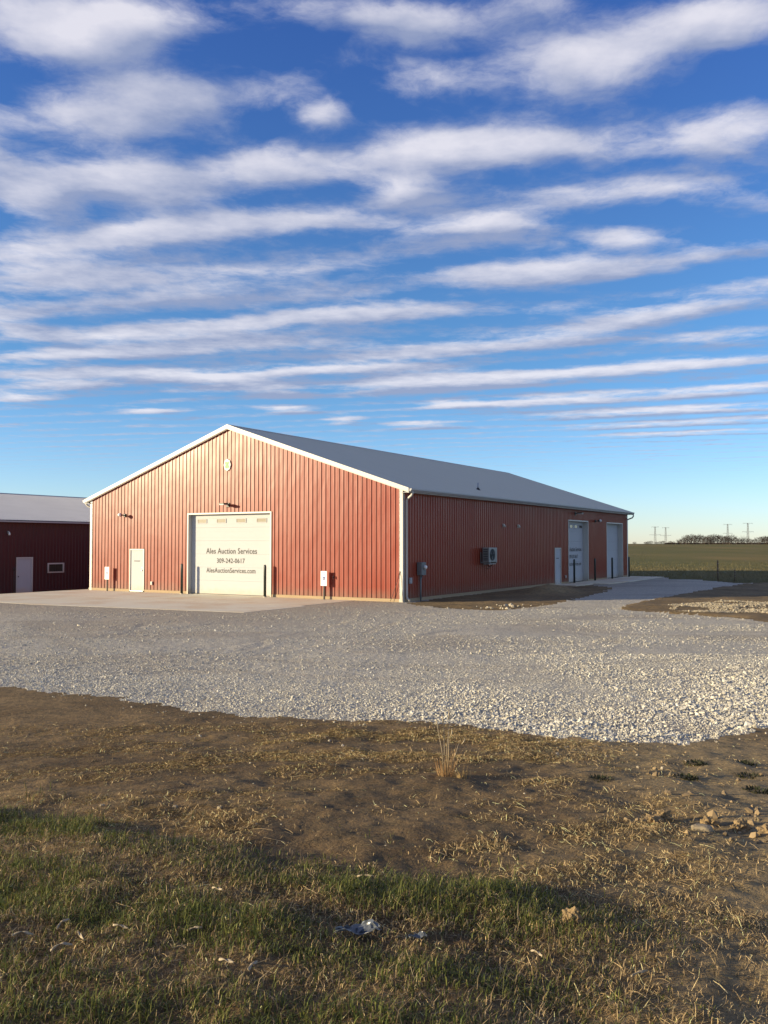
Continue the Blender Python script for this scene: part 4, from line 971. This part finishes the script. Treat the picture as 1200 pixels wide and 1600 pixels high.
M['foil'] = material('grey_plastic', rough=0.3, spec=.7, fn=vary((0.10, 0.11, 0.12), 0.6, 25, 0.3, 40))
M['husk'] = material('corn_husk', rough=0.6, fn=vary((0.36, 0.285, 0.18), 0.35, 30, 0.3, 90))
lump('rock', 1.95, 5.52, .075, .05, .036, M['rock'], 'flat grey rock lying among yellow clods at right', 'rock', 1, rough=.14)
cl = [(1.80, 5.86, .085, .05, .045, 'largest lumpy yellow clod, left of the grey rock'), (2.07, 5.72, .05, .04, .04, 'small clod just behind the grey rock'),
      (2.22, 5.62, .06, .045, .04, 'clod to the right of the grey rock'), (2.36, 5.5, .07, .05, .045, 'yellow clod near the right edge beside the straw'), (1.72, 5.72, .045, .035, .03, 'small clod in front of the largest yellow clod')]
for i, (x, y, a, b_, c, lb) in enumerate(cl): lump('dirt_clod', x, y, a, b_, c, M['clod'], lb, 'clod of soil', 20 + i, 'clods of clay at the right', rough=.75, sub=4, sink=.4)
lump('dirt_clod', .78, 3.74, .034, .02, .034, M['clod'], 'upright pale clod standing in the grass right of the middle', 'clod of soil', 40, rough=.6, sink=.15, sub=4)
for i, (x, y, lb) in enumerate(((-1.95, 6.22, 'white pebble cluster stone at the left above the grass'), (-1.44, 6.2, 'single white pebble near the grass edge'), (-1.12, 6.13, 'white pebble right of the single one at the grass edge'))):
    lump('pebble', x, y, .02, .017, .014, M['rock'], lb, 'pebble', 60 + i, rough=.1)
def small_clods():
    r = np.random.default_rng(9); n = 1500; x, y = scatter(9000, -.5, 5.5, 4.0, 11, r); clay = sst(-.2, 2.2, x - .12 * y + fbm(x, y, .7, 3, 23)); ok = view_cut(x, y, .5) & (r.uniform(0, 1, 9000) < .8 * clay * np.exp(-((x - 2.25) / .55) ** 2 - ((y - 5.75) / .5) ** 2) + .02 * clay) & ~gravel_mask(x, y)
    x, y = x[ok], y[ok]; sz = r.gamma(2, .005, len(x)) + .004
    c = np.array([[.25, .175, .09]]) * r.uniform(.5, 1.25, (len(x), 1)); V, F, C = blob_mesh(np.stack([x, y, Zb(x, y) + sz * .2], -1), sz, .7, c, True, 12)
    tag(np_mesh('clods', V, F, M['stones'], color=C), 'crumbs of yellow clay on the bare soil at right', 'soil', kind='stuff')
small_clods()
def plant(name, x, y, n, h, spread, cols, label, cat, seed, w=.004, group=None, lean=(.1, .6), mt='straw'):
    r = np.random.default_rng(seed); o = empty(name, (x, y, z1(x, y))); tag(o, label, cat, group)
    a = r.uniform(0, 2 * np.pi, n); rr = spread * np.sqrt(r.uniform(0, 1, n)) * .35; px_, py_ = rr * np.cos(a), rr * np.sin(a)
    hh = h * r.uniform(.35, 1, n) ** 1.2; le = r.uniform(*lean, n); ww = np.full(n, w)
    dx, dy = np.cos(a) * le * hh, np.sin(a) * le * hh; sx, sy = -np.sin(a + r.uniform(-1, 1, n)), np.cos(a); hz = hh * np.sqrt(np.clip(1 - le ** 2 * .8, .05, 1)); z = np.zeros(n) - .01
    V = np.stack([np.stack([px_ - sx * ww / 2, py_ - sy * ww / 2, z], -1), np.stack([px_ + sx * ww / 2, py_ + sy * ww / 2, z], -1),
                  np.stack([px_ + dx * .4 + sx * ww * .4, py_ + dy * .4 + sy * ww * .4, hz * .6], -1), np.stack([px_ + dx * .4 - sx * ww * .4, py_ + dy * .4 - sy * ww * .4, hz * .6], -1),
                  np.stack([px_ + dx, py_ + dy, hz], -1)], 1).reshape(-1, 3); b = (np.arange(n) * 5)[:, None]
    F = np.concatenate([b + np.array(t) for t in ((0, 1, 2), (0, 2, 3), (3, 2, 4))], 1).reshape(-1, 3)
    c = (np.array([cols[0]]) + (np.array([cols[1]]) - np.array([cols[0]])) * r.uniform(0, 1, (n, 1))) * r.uniform(.6, 1.25, (n, 1))
    m = np_mesh('leaves', V, F, M[mt], parent=o, color=np.repeat(c, 3, 0)); m['kind'] = 'stuff'
    return o
tuft = plant('dry_weed', .51, 7.37, 120, .28, .22, ((.40, .21, .08), (.55, .36, .17)), 'tall dry orange weed clump standing alone on the soil', 'weed', 1, w=.003, lean=(.05, .75))
rw = random.Random(8)
for (dx, dy, hh) in ((-.05, .0, .42), (.015, .02, .50), (.03, -.01, .36), (-.02, .01, .46), (.10, .02, .28)):
    b = MB(); b.tube([(dx * .3, dy, -.01), (dx * .7, dy, hh * .5), (dx * 1.3 + rw.uniform(-.02, .02), dy, hh)], [.0035, .0028, .0015], 5)
    b.tube([(dx * 1.3, dy, hh * .90), (dx * 1.45 + .005, dy + .004, hh * .97), (dx * 1.6, dy, hh * 1.08)], [.003, .007, .002], 5); b.build('stalk', M['husk'], tuft)
plant('dry_weed', .63, 7.30, 60, .11, .20, ((.34, .22, .08), (.48, .33, .15)), 'low dry tuft at the right foot of the tall orange weed', 'weed', 2, w=.004)
gw = [(1.78, 7.37, 'small dark green weed alone on bare soil, left of the other weeds'), (2.93, 8.43, 'dark weed nearest to the gravel at the right'), (3.42, 8.5, 'dark weed close to the gravel at the right edge'), (3.2, 7.87, 'dark reddish weed below the pair near the gravel'), (2.55, 7.6, 'tiny dark weed between the lone weed and the right edge'), (2.95, 7.1, 'low dark weed above the yellow clods')]
for i, (x, y, lb) in enumerate(gw): plant('weed', x, y, 150, .035, .30, ((.03, .045, .015), (.075, .06, .03)), lb, 'weed', 10 + i, w=.012, lean=(.5, 1.05), group='low weeds on the bare soil', mt='blades')
def husk(x, y, L, w, rz, curl, label, mt='husk', group='corn husks dropped in the grass', cat='corn husk', name='corn_husk', lift=.03):
    L *= .68; w *= .6; lift *= .65
    n, k = 10, 4; V = []
    for i in range(n + 1):
        t = i / n; ww = w * math.sin(math.pi * min(.97, .12 + t * .85)) ** .7
        for j in range(k + 1):
            s = j / k - .5; V.append((t * L - L / 2, s * ww + .15 * L * curl * math.sin(3 * t), .25 * ww * (1 - 4 * s * s) + curl * L * .25 * math.sin(math.pi * t) + .004 * math.sin(9 * t + 5 * s)))
    F = [(i * (k + 1) + j, (i + 1) * (k + 1) + j, (i + 1) * (k + 1) + j + 1, i * (k + 1) + j + 1) for i in range(n) for j in range(k)]
    o = np_mesh(name, V, F, M[mt], smooth=True); md = o.modifiers.new('thick', 'SOLIDIFY'); md.thickness = .0015
    o.location = (x, y, z1(x, y) + lift); o.rotation_euler = (random.uniform(-.3, .3), random.uniform(-.15, .15), rz); tag(o, label, cat, group)
husk(-.74, 4.0, .105, .016, -.7, .05, 'thick straight yellow husk lying left of the middle of the grass', lift=.045)
husk(-.09, 4.3, .13, .012, -.35, .2, 'thin pale husk near the middle of the grass edge', lift=.05)
husk(-.57, 3.27, .10, .022, -.5, .15, 'broad pale husk low in the picture left of the middle', lift=.04)
husk(-.47, 3.24, .10, .024, 1.2, .25, 'pale husk standing up at the bottom beside the broad one', lift=.05)
husk(.57, 3.38, .09, .013, -1.0, .3, 'curved whitish husk right of the plastic scrap', lift=.045)
husk(-1.30, 3.66, .11, .018, 1.2, .5, 'grey curled husk, topmost of the heap at the lower left', lift=.04)
husk(-1.42, 3.55, .12, .018, .2, .5, 'grey curled husk, leftmost of the heap at the lower left', lift=.035)
husk(-1.18, 3.52, .12, .016, 2.2, .3, 'grey husk at the middle of the heap at the lower left', lift=.035)
husk(-1.05, 3.60, .10, .014, -.2, .2, 'yellowish husk, rightmost of the heap at the lower left', lift=.035)
husk(-1.22, 3.42, .12, .020, .5, .6, 'bleached husk, lowest of the heap at the lower left', lift=.03)
husk(-.75, 3.58, .09, .016, .1, .3, 'small white husk between the left heap and the plastic scrap', lift=.04)
husk(.92, 3.26, .11, .016, .4, .2, 'brown husk in the dry patch at the bottom right of the middle', lift=.03)
def scrap(x, y, label, s=1.0, seed=3):
    r = random.Random(seed); n, k = 14, 7; V = []
    for i in range(n + 1):
        for j in range(k + 1):
            t, q_ = i / n - .5, j / k - .5; V.append((t * .17 * s + r.uniform(-.006, .006) * s, (q_ * .06 * (1.1 - 3.2 * (t - .1) ** 2) + .02 * math.sin(4 * t + 1)) * s + r.uniform(-.005, .005) * s, (.03 * abs(q_ + .25 * math.sin(9 * t)) - .012 * math.cos(8 * t) + .012 + r.uniform(-.006, .006)) * s))
    F = [(i * (k + 1) + j, (i + 1) * (k + 1) + j, (i + 1) * (k + 1) + j + 1, i * (k + 1) + j + 1) for i in range(n) for j in range(k)]
    o = np_mesh('plastic_scrap', V, F, M['foil']); md = o.modifiers.new('thick', 'SOLIDIFY'); md.thickness = .001
    o.location = (x, y, z1(x, y) + .03); o.rotation_euler = (.25, 0, -.1); tag(o, label, 'plastic scrap')
scrap(-.10, 3.54, 'crumpled silver grey plastic scrap lying in the grass'); scrap(.13, 3.50, 'smaller curled piece of plastic right of the larger scrap', .42, 5)

# ------------------------------------------------------------------ field posts, far trees, pylons
def field_post(x, y, h, r_, label):
    o = empty('fence_post', (x, y, z1(x, y))); tag(o, label, 'fence post', 'posts at the edge of the field')
    MB().tube([(0, 0, -.1), (0, 0, h - .03), (0, 0, h)], [r_, r_, r_ * .7], 8).build('post', M['wood_post'], o)
    b = MB()
    for k in range(3): b.tube([(-r_ * 1.1, -r_, h * (.4 + .22 * k)), (r_ * 1.1, -r_, h * (.4 + .22 * k))], .006, 5)
    b.build('wire_clip', M['steel'], o)
field_post(20.98, 55.97, 1.32, .045, 'taller dark post at the corner of gravel and field')
field_post(21.9, 55.6, .72, .03, 'short thin post right of the taller post at the field edge')

def tree(x, y, h, wd, seed, dense, label, group):
    r = random.Random(seed); o = empty('tree', (x, y, z1(x, y) - .2)); tag(o, label, 'tree', group)
    b = MB(); tips = []
    b.tube([(0, 0, 0), (.05 * h * r.uniform(-.3, .3), 0, h * .35), (0, 0, h * .7)], [h * .022, h * .016, h * .006], 6)
    for k in range(16 if dense else 30):
        a = r.uniform(0, 6.28); z0 = h * r.uniform(.12, .6); ln = wd * r.uniform(.4, .62); z2 = min(h * .97, z0 + h * r.uniform(.15, .42))
        q1 = (ln * .5 * math.cos(a), ln * .5 * math.sin(a), (z0 + z2) / 2 + .02 * h); q2 = (ln * math.cos(a) * r.uniform(.5, 1), ln * math.sin(a) * r.uniform(.5, 1), z2)
        b.tube([(0, 0, z0), q1, q2], [h * .010, h * .006, h * .003], 4); tips.append((q1, q2))
    b.build('trunk', M['bark'], o)
    n = 900 if dense else 420; V = []; F = []
    rr = np.random.default_rng(seed)
    u = rr.normal(size=(n, 3)); u /= np.linalg.norm(u, axis=1)[:, None]; rad = rr.uniform(.25, 1, n) ** .45
    lob = 1 + .25 * np.sin(u[:, 0] * 5 + seed) * np.cos(u[:, 1] * 4 + seed * 2) + .12 * np.sin(u[:, 2] * 9 + seed)
    P = u * (rad * lob)[:, None] * np.array([wd / 2, wd / 2, h * .42]) + np.array([0, 0, h * .55])
    s = (h * .035) * rr.uniform(.5, 1.5, n); d1 = rr.normal(size=(n, 3)); d1 /= np.linalg.norm(d1, axis=1)[:, None]; d2 = rr.normal(size=(n, 3)); d2 /= np.linalg.norm(d2, axis=1)[:, None]
    if not dense: s2 = s * .25
    else: s2 = s
    V = np.stack([P - d1 * s[:, None], P + d1 * s[:, None], P + d2 * s2[:, None]], 1).reshape(-1, 3); F = np.arange(n * 3).reshape(-1, 3)
    c = np.array([[.026, .018, .015]]) * rr.uniform(.6, 1.6, (n, 1)); m = np_mesh('crown', V, F, M['twigs'], parent=o, color=c); m['kind'] = 'stuff'
    return o
M['bark'] = material('bark', rough=.9, fn=vary((0.035, 0.026, 0.022), .3, 3)); M['twigs'] = tint_mat('bare_twigs', .85, .1)
TG = 'leafless trees on the horizon'
def azx(u, D): return (u - 600) / 1389 * D
protoA = tree(azx(1085, 620), 620, 6.6, 8.0, 3, True, 'dense brown leafless tree in the leftmost tall clump on the horizon', TG)
protoB = tree(azx(1162, 640), 640, 6.8, 6.5, 5, False, 'thin bare tree standing among the denser clumps on the horizon', TG + ', thinner ones')
spec = [(1068, .7), (1074, .95), (1080, 1.05), (1092, 1.0), (1098, .95), (1104, .75), (1109, .85), (1115, 1.05), (1121, 1.0), (1127, 1.0), (1133, .85), (1138, .8), (1143, .95), (1149, .7), (1155, .6), (1172, .55), (1179, .6), (1187, .8), (1194, .8), (1199, .85), (1203, .85), (1214, .9), (1226, .8), (1240, 1.0), (1062, .5), (1052, .35), (1047, .35)]
for i, (u, s) in enumerate(spec):
    D = 600 + (i * 37) % 60; c = copy_tree(protoA); c.location = (azx(u, D), D, z1(azx(u, D), D) - .4); c.scale = (s * 1.15, s * 1.15, s * random.uniform(1.08, 1.25)); c.rotation_euler = (0, 0, i * 1.3)
    c['label'] = ('dense brown leafless tree in the leftmost tall clump on the horizon' if 1060 < u < 1095 else 'low sparse brown tree at the left end of the horizon clumps' if u <= 1060 else 'dense brown leafless tree in the middle clump on the horizon' if u < 1140 else 'brown leafless tree right of the middle clump, towards the edge')
for i, (u, s) in enumerate([(1158, .95), (1167, .9), (1060, .7), (1191, .85), (1110, .9)]):
    D = 630; c = copy_tree(protoB); c.location = (azx(u, D), D, z1(azx(u, D), D) - .4); c.scale = (s, s, s); c.rotation_euler = (0, 0, i * 2.1)
for i, u in enumerate([1008, 1012, 1017, 1026, 1031, 1036, 991]):
    D = 560; c = copy_tree(protoA); c.location = (azx(u, D), D, z1(azx(u, D), D) - .3); s = .30 + .05 * (i % 3); c.scale = (s * 1.1, s, s); c.rotation_euler = (0, 0, i); c['label'] = 'low dark bush on the horizon left of the tree clumps'; c['group'] = 'low bushes on the horizon'; c['category'] = 'bush'; c.name = 'bush'
# low hedge line in front of the trees
r = np.random.default_rng(55); n = 5000; x = r.uniform(azx(1040, 560), azx(1290, 560), n); y = 560 + r.uniform(-3, 3, n)
o = blades('hedgerow', x, y, r.uniform(.4, 1.3, n), r.uniform(.3, .7, n), r.uniform(0, .5, n), np.array([[.05, .036, .026]]) * r.uniform(.6, 1.5, (n, 1)), M['twigs'], 56); tag(o, 'low dark hedge line where the field meets the trees', 'hedge', kind='stuff')

def pylon(u, D, top, arm1, arm2, z2f, label):
    """lattice tower: two crossing legs faces, cross arms"""
    x = azx(u, D); o = empty('pylon', (x, D, 1.5)); tag(o, label, 'pylon', 'power line towers on the horizon')
    H = top; b = MB(); w0, w1 = 3.4, 1.0; t = .12
    lv = 9; zz = [H * k / lv for k in range(lv + 1)]; ww = [w0 + (w1 - w0) * (k / lv) ** .7 for k in range(lv + 1)]
    for sx in (-1, 1):
        for sy in (-1, 1):
            for k in range(lv): b.tube([(sx * ww[k] / 2, sy * ww[k] / 2, zz[k]), (sx * ww[k + 1] / 2, sy * ww[k + 1] / 2, zz[k + 1])], t, 4, cap=False)
    for k in range(lv):
        for s in (-1, 1):
            b.tube([(-ww[k] / 2, s * ww[k] / 2, zz[k]), (ww[k + 1] / 2, s * ww[k + 1] / 2, zz[k + 1])], t * .6, 4, cap=False); b.tube([(ww[k] / 2, s * ww[k] / 2, zz[k]), (-ww[k + 1] / 2, s * ww[k + 1] / 2, zz[k + 1])], t * .6, 4, cap=False)
            b.tube([(s * ww[k] / 2, -ww[k] / 2, zz[k]), (s * ww[k + 1] / 2, ww[k + 1] / 2, zz[k + 1])], t * .6, 4, cap=False)
    b.build('mast', M['pylon'], o)
    for (hz, a, nm) in ((H - .3, arm1, 'cross_arm'), (H * z2f, arm2, 'cross_arm')):
        b = MB()
        for s in (-1, 1):
            b.tube([(s * .4, 0, hz), (s * a, 0, hz)], t, 4); b.tube([(s * .4, 0, hz - 1.3), (s * a, 0, hz)], t * .8, 4)
            for f in (.33, .66): b.tube([(s * a * f, 0, hz), (s * a * f, 0, hz - 1.3 * (1 - f))], t * .6, 4)
            b.tube([(s * a * .95, 0, hz), (s * a * .95, 0, hz - 1.5)], t * .7, 4)
        b.build(nm, M['pylon'], o)
pylon(1023.5, 1250, 25.0, 5.2, 8.2, .55, 'leftmost of the four lattice power towers on the horizon')
pylon(1040, 1270, 24.5, 5.0, 8.0, .53, 'second lattice power tower from the left, close to the leftmost')
pylon(1137, 1200, 27.5, 6.0, 6.5, .55, 'third lattice power tower, above the middle tree clump')
pylon(1168.5, 1150, 27.8, 6.4, 7.5, .60, 'rightmost and tallest looking lattice power tower')
